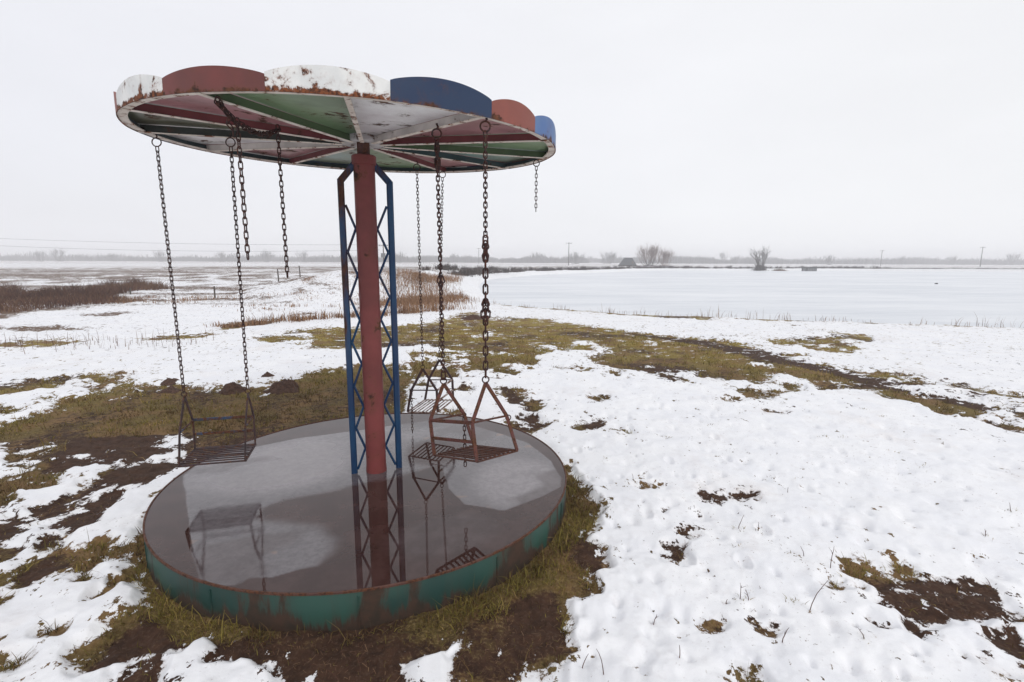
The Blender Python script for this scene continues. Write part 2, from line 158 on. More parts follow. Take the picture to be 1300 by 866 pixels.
def field(x, y):
    """snow cover (positive = snow, metres to the edge) and patchiness"""
    d = np.hypot(x, y); cap = .2 + .03 * d
    S = cap.copy(); pat = np.zeros_like(S)
    for k, pts in OPS:
        P = np.array(pts); x0, y0 = P.min(0); x1, y1 = P.max(0)
        m = (.25 + .03 * max(abs(y1), 1)) * 1.2
        s = np.where((x > x0 - m) & (x < x1 + m) & (y > y0 - m) & (y < y1 + m))[0]
        if not len(s): continue
        sd = sdf(pts, x[s], y[s]); c = cap[s]
        if k == 'B': S[s] = np.minimum(S[s], np.maximum(sd, -c)); pat[s] *= sstep(-.1, .3, sd / c)
        elif k == 'S': S[s] = np.maximum(S[s], np.minimum(-sd, c)); pat[s] *= sstep(-.1, .3, sd / c)
        else:
            w = sstep(0, -.35, sd / c)
            lv = (.09 if k == 'P' else -.06) * c
            S[s] = S[s] * (1 - w) + lv * w; pat[s] = np.maximum(pat[s], w)
    N = 0
    for i, lam in enumerate((.05, .11, .24, .55, 1.2, 2.7, 6.)):
        a = .10 * lam ** .6 * np.clip(d / (12 * lam), 0, 1) ** 1.6 * (.5 + .9 * sstep(4, 10, d))
        ca, sa = math.cos(i * 1.1), math.sin(i * 1.1)
        N = N + a * vnoise((x * ca - y * sa) / lam, (x * sa + y * ca) / lam, 40 + i) * 1.3
    S = S - .006 - .0035 * d - .06 * sstep(6, 10, d) * sstep(16, 13, d) * (x > -2) + N * (1 + 1.6 * pat)
    for fx, fy, pr_, pd_, h_ in PITS:
        if not h_: continue
        m = np.where((np.abs(x - fx) < pr_ * 2) & (np.abs(y - fy) < pr_ * 2))[0]
        if len(m): S[m] -= np.maximum(S[m] + .004, 0) * np.clip(1.25 * np.exp(-(((x[m] - fx) / (pr_ * .7)) ** 2 + ((y[m] - fy) / (pr_ * .45)) ** 2)), 0, 1)
    return S, pat, d

def base_z(x, y):
    """land without snow: gentle swells, dike, pond basin"""
    d = np.hypot(x, y)
    z = .02 * fbm(x, y, 2.3, 3, 3) * sstep(1, 5, d) + .10 * fbm(x, y, 19., 3, 5) * sstep(10, 40, d)
    rr = np.hypot(x - CX, y - CY)
    z = z + .025 * np.exp(-((rr - 1.45) / .22) ** 2) * (1 + .5 * vnoise(x / .15, y / .15, 9))
    # dike
    best = np.full(x.shape, 1e9); h = np.zeros(x.shape)
    for i in range(len(CREST) - 1):
        ax, ay, ah = CREST[i]; bx, by, bh = CREST[i + 1]
        ex, ey = bx - ax, by - ay; L = ex * ex + ey * ey
        t = np.clip(((x - ax) * ex + (y - ay) * ey) / L, 0, 1)
        q = np.hypot(x - ax - t * ex, y - ay - t * ey)
        u = q < best; best = np.where(u, q, best); h = np.where(u, ah + t * (bh - ah), h)
    wd = np.where(y < 34, 9.0, 4.0) + 0 * x
    wd = wd - 4.2 * sstep(-8, -4.5, x) * (y < 34)
    wd = wd * (1 - sstep(32, 42, y)) + sstep(32, 42, y) * 4.2
    z = z + h * np.clip(1.12 - best / wd, 0, 1) ** 1.1
    near = (best < 60) & (h > .05)
    z = z + np.where(near, .10 * np.clip(1.1 - best / wd, 0, 1) * fbm(x * 1.0 + y * .4, y * .5 - x * .3, 1.1, 3, 21), 0)
    # pond
    sdl = np.full(x.shape, 50.)
    s = np.where((y > -60) & (x > -30) & (d < 1000))[0]
    if len(s): sdl[s] = sdf(LAKE, x[s], y[s])
    z = z * sstep(-1.2, .3, sdl + 0 * z) - .75 * sstep(0.05, -2.0, sdl)
    return z, sdl

SNOWH = .034
PITS = []
FOOT = [(1.195, 4.863), (1.936, 4.558), (1.833, 4.048), (1.315, 3.96), (.685, 4.285), (.583, 4.21), (1.3, 2.567), (1.26, 5.222), (1.055, 3.698), (.293, 3.949), (1.572, 2.895), (2.6, 4.9), (2.2, 3.5), (2.9, 4.2), (2.35, 5.6), (1.75, 5.7), (3.3, 5.4), (.9, 3.1), (.55, 5.1), (3.6, 4.6), (1.0, 2.6)]
PR_ = np.random.default_rng(5)
for k in range(420):
    d_ = 1.9 * (9.5 / 1.9) ** PR_.uniform(); a_ = PR_.uniform(-.02, .90); PITS.append((d_ * math.sin(a_), d_ * math.cos(a_), PR_.uniform(.014, .034) * (1 + .10 * d_), PR_.uniform(.012, .034), PR_.uniform() < .35))
def ground_z(x, y, S=None):
    if S is None: S, _, _ = field(x, y)
    z, sdl = base_z(x, y)
    d = np.hypot(x, y); w = np.clip(.045 + .004 * d, .045, .4)
    k = sstep(-.1 * w, w, S)
    zz = z + k * SNOWH * (1 + .25 * fbm(x, y, .8, 3, 70) * 1)
    zz = zz + k * (.022 * fbm(x, y, .42, 3, 60) + .013 * fbm(x, y, .11, 3, 61)) * (1 - sstep(14, 30, d))
    zz = zz + (1 - k) * (.017 * fbm(x, y, .13, 4, 80) + .004 * vnoise(x / .03, y / .03, 81)) * (1 - sstep(7, 14, d))
    for fx, fy in FOOT:
        q = ((x - fx) / .026) ** 2 + ((y - fy) / .044) ** 2
        m = q < 12
        if m.any(): zz[m] -= (.034 * np.exp(-q[m] * .8) - .006 * np.exp(-(q[m] - 3.2) ** 2)) * k[m]
    for fx, fy, pr_, pd_, _ in PITS:
        m = np.where((np.abs(x - fx) < pr_ * 3) & (np.abs(y - fy) < pr_ * 4))[0]
        if len(m): zz[m] -= pd_ * np.exp(-(((x[m] - fx) / pr_) ** 2 + ((y[m] - fy) / (pr_ * 1.35)) ** 2)) * k[m]
    return zz, sdl, z

# ------------------------------------------------------------------ materials
class NT:
    def __init__(s, name):
        s.m = bpy.data.materials.new(name); s.m.use_nodes = True; s.t = s.m.node_tree; s.n = s.t.nodes
        s.b = s.n['Principled BSDF']
    def new(s, typ, **kw):
        x = s.n.new(typ)
        for k, v in kw.items(): setattr(x, k, v)
        return x
    def link(s, a, b): s.t.links.new(a, b)
    def set(s, sock, v):
        if hasattr(v, 'is_output'): s.link(v, sock)
        else: sock.default_value = v
    def noise(s, scale, detail=4, rough=.55, coord=None, dist=0, seed=None):
        n = s.new('ShaderNodeTexNoise'); n.inputs['Scale'].default_value = scale; n.inputs['Detail'].default_value = detail
        n.inputs['Roughness'].default_value = rough; n.inputs['Distortion'].default_value = dist
        if coord is None: coord = s.coord('Object')
        s.link(coord, n.inputs['Vector']); return n.outputs['Fac']
    def coord(s, which='Object'):
        if not hasattr(s, '_c'): s._c = s.new('ShaderNodeTexCoord')
        return s._c.outputs[which]
    def pos(s):
        if not hasattr(s, '_p'): s._p = s.new('ShaderNodeNewGeometry')
        return s._p.outputs['Position']
    def scaled(s, vec, sc):
        m = s.new('ShaderNodeMapping'); s.link(vec, m.inputs['Vector']); m.inputs['Scale'].default_value = sc; return m.outputs[0]
    def mapr(s, v, a, b, c=0, d=1):
        m = s.new('ShaderNodeMapRange'); m.interpolation_type = 'SMOOTHSTEP'
        s.link(v, m.inputs['Value'])
        for i, q in zip(('From Min', 'From Max', 'To Min', 'To Max'), (a, b, c, d)): s.set(m.inputs[i], q)
        return m.outputs['Result']
    def math(s, op, a, b=0.):
        m = s.new('ShaderNodeMath'); m.operation = op; s.set(m.inputs[0], a); s.set(m.inputs[1], b); return m.outputs[0]
    def mix(s, f, a, b):
        m = s.new('ShaderNodeMix'); m.data_type = 'RGBA'; s.set(m.inputs[0], f)
        for k, v in ((6, a), (7, b)):
            if isinstance(v, tuple) and len(v) == 3: v = (*v, 1)
            s.set(m.inputs[k], v)
        return m.outputs[2]
    def attr(s, name):
        a = s.new('ShaderNodeAttribute'); a.attribute_name = name; return a.outputs['Fac']
    def bump(s, h, strength=.3, dist=.01, normal=None):
        b = s.new('ShaderNodeBump'); b.inputs['Strength'].default_value = strength; b.inputs['Distance'].default_value = dist
        s.link(h, b.inputs['Height'])
        if normal: s.link(normal, b.inputs['Normal'])
        return b.outputs[0]
    def out(s, color, rough=.6, normal=None, metal=0, spec=None):
        if isinstance(color, tuple) and len(color) == 3: color = (*color, 1)
        s.set(s.b.inputs['Base Color'], color); s.set(s.b.inputs['Roughness'], rough); s.set(s.b.inputs['Metallic'], metal)
        if normal is not None: s.link(normal, s.b.inputs['Normal'])
        if spec is not None: s.set(s.b.inputs['Specular IOR Level'], spec)
        return s.m

def paint(name, col, col2=None, rust=.25, rustc=(.12, .045, .02), scale=9., rough=.55, bump=.25, edge=None, streak=False, dark=(.03, .015, .012)):
    """old enamel paint with chips and rust; edge=(z0,z1): rust gathers towards z0"""
    t = NT(name); oc = t.coord('Object')
    col2 = col2 or tuple(c * .75 for c in col)
    n1 = t.noise(scale * .35, 5, .6); c = t.mix(t.mapr(n1, .38, .62), col, col2)
    sc = t.scaled(oc, (1, 1, .18)) if streak else oc
    n2 = t.noise(scale, 8, .68, sc, .3)
    th = t.math('ADD', n2, 0.)
    if edge:
        sep = t.new('ShaderNodeSeparateXYZ'); t.link(oc, sep.inputs[0])
        e = t.mapr(sep.outputs[2], edge[0], edge[1], edge[2], 0.)
        th = t.math('ADD', th, e)
    hi = .735 - rust * .5
    f = t.mapr(th, hi - .05, hi + .03)
    halo = t.mapr(th, hi - .14, hi + .02)
    n3 = t.noise(scale * 4, 5, .6)
    rc = t.mix(t.mapr(n3, .35, .7), rustc, dark)
    c = t.mix(t.math('MULTIPLY', halo, .45), c, tuple(.55 * a + .45 * b for a, b in zip(rustc, col)))
    c = t.mix(f, c, rc)
    h = t.math('ADD', t.math('MULTIPLY', n3, .5), t.math('MULTIPLY', f, -.7))
    return t.out(c, t.mapr(f, 0, 1, rough, .88), t.bump(h, bump, .004), spec=.32)

M = {}
M['red'] = paint('red paint', (.19, .042, .040), (.13, .030, .028), .22, scale=7, rough=.5)
M['scred'] = paint('brick red paint', (.16, .045, .04), (.12, .04, .036), .16, scale=8, rough=.5, edge=(-.005, .03, .16))
M['scred2'] = paint('pale red paint', (.30, .085, .06), (.22, .07, .055), .18, scale=8, edge=(-.005, .03, .16))
M['scwhite'] = paint('white paint', (.72, .72, .70), (.62, .63, .62), .24, (.20, .065, .025), scale=17, edge=(-.004, .028, .22))
M['scblue'] = paint('navy blue paint', (.012, .028, .075), (.018, .036, .08), .14, scale=8, edge=(-.005, .025, .12))
M['scblue2'] = paint('light blue paint', (.07, .14, .32), (.10, .17, .32), .16, scale=8, edge=(-.005, .03, .14))
M['blue'] = paint('blue truss paint', (.005, .026, .082), (.006, .046, .115), .32, (.08, .032, .02), scale=5, streak=True, rough=.4)
M['rib'] = paint('cream rib paint', (.76, .69, .62), (.60, .53, .46), .30, (.28, .10, .04), scale=13)
M['hub'] = paint('greyish hub paint', (.56, .54, .54), (.45, .42, .42), .26, scale=11)
M['iron'] = paint('rusty bare iron', (.075, .032, .028), (.045, .02, .018), .5, (.11, .04, .022), scale=30, rough=.75)
M['chain'] = paint('rusty chain iron', (.032, .014, .015), (.018, .008, .009), .4, (.09, .03, .018), scale=60, rough=.7)
M['chairdark'] = paint('dark chair iron', (.048, .026, .03), (.03, .018, .02), .3, scale=26, rough=.6)
M['chairblue'] = paint('blue chair bars', (.02, .055, .12), (.03, .035, .05), .5, scale=22, rough=.5)
M['chairred'] = paint('red chair bars', (.115, .034, .028), (.075, .026, .024), .45, scale=22, rough=.55)
M['chairpale'] = paint('pale chair bars', (.42, .36, .34), (.30, .24, .22), .42, scale=22, rough=.6)
M['green'] = paint('green platform paint', (.011, .043, .037), (.022, .070, .054), .34, (.055, .030, .020), scale=4.0, streak=True, rough=.45, bump=.3, edge=(.0, .14, .17), dark=(.03, .022, .015))
M['lip'] = paint('rusty platform lip', (.11, .05, .04), (.07, .033, .028), .5, scale=20, rough=.7)
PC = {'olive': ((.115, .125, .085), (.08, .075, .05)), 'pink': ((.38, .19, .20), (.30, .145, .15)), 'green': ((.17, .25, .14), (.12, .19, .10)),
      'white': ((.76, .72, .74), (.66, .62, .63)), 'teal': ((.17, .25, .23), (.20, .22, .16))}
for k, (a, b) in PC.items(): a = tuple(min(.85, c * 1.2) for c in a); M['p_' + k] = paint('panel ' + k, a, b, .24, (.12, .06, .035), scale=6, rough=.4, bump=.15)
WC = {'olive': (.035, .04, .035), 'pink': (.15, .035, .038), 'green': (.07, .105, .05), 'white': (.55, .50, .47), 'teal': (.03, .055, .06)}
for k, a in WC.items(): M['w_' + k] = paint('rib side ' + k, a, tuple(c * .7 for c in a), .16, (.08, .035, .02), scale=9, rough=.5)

def simple(name, a, b, sc=6, rough=.8, bump=.3, d=.01):
    t = NT(name); n = t.noise(sc, 5, .6)
    return t.out(t.mix(t.mapr(n, .35, .65), a, b), rough, t.bump(n, bump, d))
M['wood'] = simple('weathered wood', (.10, .085, .07), (.055, .045, .04), 9)
M['roof'] = simple('dark weathered boards', (.05, .055, .06), (.035, .035, .04), 3)
M['wall'] = simple('hut end boards', (.16, .13, .115), (.10, .08, .07), 3)
M['bark'] = simple('grey brown bark', (.075, .062, .058), (.05, .04, .038), 2, .9)
M['twig_red'] = simple('reddish twigs', (.24, .15, .125), (.16, .105, .09), 2, .9)
M['soil'] = simple('crumbly molehill soil', (.10, .052, .034), (.055, .028, .02), 34, .95, 1.0, .03)
M['ceramic'] = simple('grey metal box', (.16, .17, .18), (.12, .12, .13), 8, .5)
M['stone'] = simple('dark wet stone', (.05, .05, .055), (.03, .03, .03), 20)

def blade_mat(name, cols, trans=.25):
    t = NT(name); a = t.attr('tint')
    r = t.new('ShaderNodeValToRGB'); t.link(a, r.inputs[0])
    e = r.color_ramp.elements
    for i, c in enumerate(cols):
        p = i / (len(cols) - 1)
        if i < 2: el = e[i]; el.position = p if i == 0 else (1.0 if len(cols) == 2 else p)
        else: el = e.new(p)
        el.color = (*c, 1)
    t.out(r.outputs[0], .75)
    t.b.inputs['Specular IOR Level'].default_value = .2
    return t.m
M['grass'] = blade_mat('grass blades', [(.055, .030, .014), (.125, .072, .028), (.105, .088, .020), (.235, .185, .038), (.34, .235, .09)])
M['brush'] = blade_mat('dry red brush', [(.06, .028, .020), (.11, .052, .034), (.17, .095, .055), (.24, .15, .085)])
M['reed'] = blade_mat('dry reeds', [(.12, .058, .036), (.22, .115, .06), (.34, .21, .12), (.28, .18, .11)])
M['shrub'] = blade_mat('dark leafless shrubs', [(.03, .024, .022), (.05, .036, .032), (.075, .05, .042)])
M['wood_far'] = blade_mat('far leafless wood', [(.05, .042, .045), (.07, .058, .06), (.085, .07, .065)])

# ground
def ground_mat():
    t = NT('ground of snow turf and mud'); P = t.pos()
    S = t.attr('snow'); G = t.attr('turf'); F = t.attr('fieldness')
    fine = t.noise(60, 4, .7, P); mid = t.noise(14, 5, .65, P); big = t.noise(2.2, 4, .6, P)
    vfine = t.noise(220, 3, .7, P)
    # mud and turf
    mud = t.mix(t.mapr(mid, .3, .7), (.029, .013, .007), (.062, .030, .017))
    mud = t.mix(t.mapr(fine, .5, .75), mud, (.095, .058, .038))
    turf = t.mix(t.mapr(mid, .35, .65), t.mix(t.attr('lush'), (.125, .088, .026), (.29, .225, .045)), t.mix(t.attr('lush'), (.070, .046, .016), (.19, .14, .032)))
    turf = t.mix(t.mapr(big, .42, .62), turf, (.165, .095, .040))
    turf = t.mix(t.mapr(fine, .45, .8), turf, (.24, .17, .075))
    straw = t.mix(t.mapr(mid, .35, .65), (.17, .115, .08), (.105, .065, .045))
    g = t.math('ADD', G, t.math('MULTIPLY', t.math('SUBTRACT', mid, .5), 1.1))
    g = t.math('ADD', g, t.math('MULTIPLY', t.math('SUBTRACT', fine, .5), .6))
    bare = t.mix(t.mapr(g, .35, .65), mud, turf)
    bare = t.mix(F, bare, straw)
    # snow
    sn = t.mix(t.mapr(big, .3, .7), (.78, .79, .82), (.84, .845, .86))
    sn = t.mix(t.math('MULTIPLY', t.mapr(mid, .52, .75), .30), sn, (.58, .55, .55))
    sn = t.mix(t.math('MULTIPLY', t.mapr(t.noise(.9, 5, .7, P), .54, .72), .28), sn, (.60, .53, .49))
    # specks of old grass poking through
    sp = t.noise(46, 3, .6, P)
    sp2 = t.mapr(t.noise(1.1, 3, .6, P), .42, .64)
    specks = t.math('MULTIPLY', t.mapr(sp, .64, .72), sp2)
    s = t.math('ADD', S, t.math('MULTIPLY', t.math('SUBTRACT', fine, .5), .55))
    s = t.math('ADD', s, t.math('MULTIPLY', t.math('SUBTRACT', vfine, .5), .25))
    br = t.noise(5.5, 6, .68, P); br2 = t.noise(13, 5, .7, t.scaled(P, (1, .7, 1)))
    s = t.math('ADD', s, t.math('MULTIPLY', t.math('SUBTRACT', br, .5), 6.5))
    s = t.math('SUBTRACT', s, t.mapr(br2, .55, .70, 0, t.mapr(t.attr('lush'), 0, 1, 3.4, 5.5)))
    s = t.math('ADD', s, t.math('MAXIMUM', t.mapr(br2, .44, .30, 0, 2.4), t.math('MULTIPLY', t.attr('lush'), t.mapr(t.noise(4.5, 7, .72, t.scaled(P, (.7, 1, 1))), .46, .36, 0, 5.0))))
    f = t.mapr(s, -.06, .10)
    rim = t.mapr(s, .05, .45, .42, 0.)
    sn = t.mix(rim, sn, (.42, .36, .33))
    sn = t.mix(t.math('MULTIPLY', specks, .75), sn, (.16, .12, .08))
    c = t.mix(f, bare, sn)
    rg = t.mapr(f, 0, 1, .9, .55)
    h = t.math('ADD', t.math('MULTIPLY', fine, t.mapr(f, 0, 1, 1.0, .25)), t.math('MULTIPLY', mid, t.mapr(f, 0, 1, 1.2, .6)))
    t.out(c, rg, t.bump(h, .55, .012))
    t.set(t.b.inputs['Specular IOR Level'], t.mapr(f, 0, 1, .25, .3))
    return t.m
M['ground'] = ground_mat()

# ------------------------------------------------------------------ ground sheet
def build_ground():
    rows = [.35, .7, 1.1, 1.45]
    yp = 905.
    while yp > 345: rows.append(1.692 * 634.4 / (yp - 331.) * 1.0); yp -= 1.25
    r = rows[-1]
    while r < 2600: r *= 1.022; rows.append(r)
    rows = np.array(sorted(rows))
    az = np.concatenate([np.linspace(-56, 56, 1050), np.linspace(56, 304, 90)[1:-1]])
    az = np.radians(az); na, nr = len(az), len(rows)
    A, Rr = np.meshgrid(az, rows)
    x = (Rr * np.sin(A)).ravel(); y = (Rr * np.cos(A)).ravel()
    S, pat, d = field(x, y)
    z, sdl, bz = ground_z(x, y, S)
    # beyond the traced map: broken straw and snow on the dike face, snow on the far land
    ridge = sstep(.12, .5, bz) * sstep(45, 34, y) * (y > 10)
    rn = fbm(x * .75 + y * .66, (y * .75 - x * .66) * .35, .9, 4, 33)
    S = np.where(ridge > 0, S * (1 - ridge) + ridge * (.13 - rn * .95), S)
    lf = sstep(-3, -9, x + (y - 20) * .1) * sstep(15.5, 18, y) * (1 - ridge)
    sk = fbm(x * .10, y, 1.3, 4, 35) + .35 * fbm(x * .5, y, .7, 3, 36)
    band = .16 * sstep(45, 75, d) - .05 * sstep(30, 20, d)
    S = np.where(lf > 0, S * (1 - lf) + lf * (.25 + .03 * d) * (-.02 - band - sk * 1.0) , S)
    S = np.where((d > 128) & (x < 0) & (d < 175), .5, S)
    farbank = ((bz > .16) & (d > 45) & (d < 175)).astype(float)
    S = np.where(farbank > 0, .10 + .8 * fbm(x * .35, y, 2.6, 3, 44), S)
    farland = sstep(150, 190, d)
    S = np.where(d > 150, 1.0 + 1.5 * fbm(x * .25, y, 30, 3, 46), S)
    s = np.clip(S / (.02 + .011 * d), -3, 3)
    # turf
    T = .62 + .55 * fbm(x, y, .8, 4, 90)
    for pts in DIRT:
        P = np.array(pts); sd = sdf(pts, x, y) / (.05 + .02 * d); T = T - .55 * sstep(.6, -.6, sd)
    rr = np.hypot(x - CX, y - CY); T = T + .35 * np.exp(-((rr - 1.42) / .14) ** 2)
    fld = np.maximum(sstep(13, 17, d) * (x < -4) , sstep(20, 30, d))
    fld = np.maximum(fld, sstep(.2, .5, bz) * (d > 12))
    V = np.stack([x, y, z], -1)
    i = np.arange(nr - 1)[:, None] * na; j = np.arange(na)[None]
    j2 = (j + 1) % na
    F = np.stack([i + j, i + j2, i + na + j2, i + na + j], -1).reshape(-1, 4)[:, ::-1]
    # centre fan
    V = np.vstack([V, [[0, 0, 0]]]); ext = lambda a: np.append(a, 0)
    c = len(V) - 1
    F3 = np.stack([np.full(na, c), (np.arange(na) + 1) % na, np.arange(na), np.arange(na)], -1)
    me_F = F
    o = np_mesh('ground', V, me_F, M['ground'], {'snow': ext(s), 'turf': ext(T), 'fieldness': ext(fld), 'lush': ext(sstep(6, 11, d))})
    o['kind'] = 'structure'
    return o
build_ground()

# ------------------------------------------------------------------ frozen pond
def build_pond():
    t = NT('frozen pond ice'); P = t.pos()
    st = t.noise(.05, 5, .6, t.scaled(P, (1, 3.5, 1))); fi = t.noise(.6, 5, .65, t.scaled(P, (.5, 2.2, 1)))
    c = t.mix(t.mapr(st, .3, .7), (.60, .63, .67), (.73, .75, .78))
    c = t.mix(t.math('MULTIPLY', t.mapr(fi, .5, .75), .35), c, (.50, .53, .57))
    t.out(c, t.mapr(fi, .3, .7, .30, .5), t.bump(fi, .05, .02))
    P_ = np.array(LAKE); n = len(P_)
    bm = bmesh.new(); cc = P_.mean(0)
    vs = []
    for k in range(n):
        a, b = P_[k - 1], P_[(k + 1) % n]; tt = (b - a) / np.hypot(*(b - a)); nn = np.array([tt[1], -tt[0]])
        q1 = P_[k] + nn * .9; q2 = P_[k] - nn * .9
        q = q1 if sdf(LAKE, np.array([q1[0]]), np.array([q1[1]]))[0] > 0 else q2
        vs.append(bm.verts.new((q[0], q[1], -.45)))
    f = bm.faces.new(vs); bmesh.ops.triangulate(bm, faces=[f])
    bmesh.ops.recalc_face_normals(bm, faces=bm.faces)
    me = bpy.data.meshes.new('water'); bm.to_mesh(me); bm.free()
    if me.polygons[0].normal.z < 0: me.flip_normals()
    me.materials.append(t.m)
    o = bpy.data.objects.new('frozen_pond', me); COL.objects.link(o); o['kind'] = 'structure'
build_pond()

# ------------------------------------------------------------------ blades, reeds, brush
def stalks(name, x, y, z, h, w, lean, mat, bend=.3, tint=None, seg=2):
    n = len(x); a = rng.uniform(0, 2 * np.pi, n); l = rng.uniform(0, 1, n) * lean * h
    fx, fy = np.cos(a), np.sin(a); b = rng.uniform(0, 2 * np.pi, n); wx, wy = np.cos(b) * w / 2, np.sin(b) * w / 2
    ht = h * np.clip(1 - .35 * lean * rng.uniform(0, 1, n), .25, 1); hm = ht * .62; lm = l * (.55 - bend * .5)
    V = np.stack([
        np.stack([x - wx, y - wy, z - .01], -1), np.stack([x + wx, y + wy, z - .01], -1),
        np.stack([x + fx * lm + wx * .8, y + fy * lm + wy * .8, z + hm], -1), np.stack([x + fx * lm - wx * .8, y + fy * lm - wy * .8, z + hm], -1),
        np.stack([x + fx * l + wx * .15, y + fy * l + wy * .15, z + ht], -1),
        np.stack([x + fx * l - wx * .15, y + fy * l - wy * .15, z + ht], -1)], 1).reshape(-1, 3)
    k = np.arange(n)[:, None] * 6
    F = np.concatenate([k + np.array([[0, 1, 2, 3]]), k + np.array([[3, 2, 4, 5]])], 0)
    if tint is None: tint = rng.uniform(0, 1, n)
    o = np_mesh(name, V, F, mat, {'tint': np.repeat(tint, 6)}, smooth=False)
    o['kind'] = 'stuff'
    return o

def grass():
    X, Y, T, H, W = [], [], [], [], []
    n = 520000
    d = 1.5 * (13 / 1.5) ** rng.uniform(0, 1, n); a = np.radians(rng.uniform(-52, 52, n))
    x, y = d * np.sin(a), d * np.cos(a)
    S, pat, _ = field(x, y)
    rr = np.hypot(x - CX, y - CY)
    tn = .62 + .55 * fbm(x, y, .8, 4, 90)
    for pts in DIRT: tn = tn - .55 * sstep(.6, -.6, sdf(pts, x, y) / (.05 + .02 * d))
    tn = tn + .45 * np.exp(-((rr - 1.42) / .13) ** 2)
    cl = fbm(x, y, .13, 3, 91)
    p = np.clip((tn + cl * .5 - .38) * 1.6, .02, 1)
    keep = (S < -.005 - .001 * d) & (rr > RP + .015) & (rng.uniform(0, 1, n) < p)
    x, y, S, d, tn, cl, rr = [v[keep] for v in (x, y, S, d, tn, cl, rr)]
    z, _, _ = ground_z(x, y, S); m = len(x)
    h = rng.gamma(3, .0068, m) * (1 + .6 * (cl > .1)) * np.clip(.8 + .05 * d, 1, 1.6)
    h = np.where((rr < RP + .14) & (rng.uniform(0, 1, m) < .12), h * 1.9, h)
    tint = np.clip(.38 + .40 * sstep(6.5, 11, d) + .55 * fbm(x, y, .35, 3, 95) + rng.normal(0, .2, m), 0, 1)
    o = stalks('grass', x, y, z - .002, h, .0022 + .0006 * d, 1.5, M['grass'], tint=tint)
    print('grass blades', m)
grass()

def inside_points(poly, n, pad=0):
    P = np.array(poly); x0, y0 = P.min(0); x1, y1 = P.max(0)
    x = rng.uniform(x0, x1, n); y = rng.uniform(y0, y1, n)
    return x, y, sdf(poly, x, y)
def gz(x, y): return ground_z(np.asarray(x, float), np.asarray(y, float))[0]

# brush thicket on the left
BR = [(-34, 23.5), (-26, 26.5), (-24.1, 24.8), (-21.6, 25.2), (-24, 30), (-23.7, 32.5), (-25, 33), (-19.5, 28.5), (-19.5, 25.5), (-18.2, 22.6), (-15.4, 20.9), (-14.6, 20.0), (-14.6, 19.0), (-15.6, 18.6), (-15.8, 16.9), (-15.6, 16.1), (-16, 15.0), (-16.2, 14.5), (-30, 13)]
def brush():
    x, y, s = inside_points(BR, 60000)
    n = fbm(x, y, 1.3, 3, 7)
    k = (s < .25 * n) & (n > -.55); x, y, n = x[k], y[k], n[k]
    h = (.30 + .22 * n) * rng.uniform(.5, 1.3, len(x)) * np.clip((y - 12) / 8, .5, 1.3)
    stalks('dry_brush', x, y, gz(x, y), h, .02, .9, M['brush'], tint=np.clip(.3 + .5 * fbm(x, y, 2.5, 3, 8) + rng.normal(0, .18, len(x)) + .25 * (n < -.1), 0, 1))
brush()
def reeds():
    # reddish reeds on the end of the dike, and tufts along its foot
    xs, ys, hs = [], [], []
    def add(cx, cy, sx, sy, n, h, rot=0):
        u = rng.normal(0, 1, n); v = rng.normal(0, 1, n); c, s = math.cos(rot), math.sin(rot)
        xs.append(cx + u * sx * c - v * sy * s); ys.append(cy + u * sx * s + v * sy * c); hs.append(np.full(n, h) * rng.uniform(.4, 1.2, n))
    for px, py, sx, sy, n, h in [(-4.0, 19.5, .8, 1.0, 2600, .20), (-4.6, 24, 1.0, 2.0, 2400, .20), (-3.2, 21, .8, 1.0, 1500, .22), (-5.4, 30, .8, 2.6, 2000, .30), (-2.2, 22.5, .7, .3, 500, .25),
                                 (-1.9, 25, .35, 1.5, 300, .35), (-2.8, 17.2, .6, .3, 400, .2), (-4.6, 36, .5, 4, 900, .4)]:
        add(px, py, sx, sy, n, h)
    for k in range(26):       # tufts along the foot of the slope
        t = k / 25; add(-7.2 + t * 4.6 + random.uniform(-.2, .2), 12.8 + t * 1.8 + 2.6 * max(0, t - .2) + random.uniform(-.4, .4), .16, .12, random.randint(20, 120), random.uniform(.12, .3))
    for k in range(60):       # tufts on the face
        add(random.uniform(-10.5, -4.2), random.uniform(15.5, 25), .2, .08, random.randint(10, 30), random.uniform(.05, .14))
    for k in range(26):       # tufts around the field fence
        add(random.uniform(-17, -11), random.uniform(19, 22), .4, .1, random.randint(15, 50), random.uniform(.08, .2))
    x, y, h = map(np.concatenate, (xs, ys, hs))
    _, sdl = base_z(x, y); k = sdl > .1; x, y, h = x[k], y[k], h[k]
    stalks('dry_reeds', x, y, gz(x, y), h, .016, .5, M['reed'], tint=np.clip(rng.normal(.4, .25, len(x)), 0, 1))
reeds()
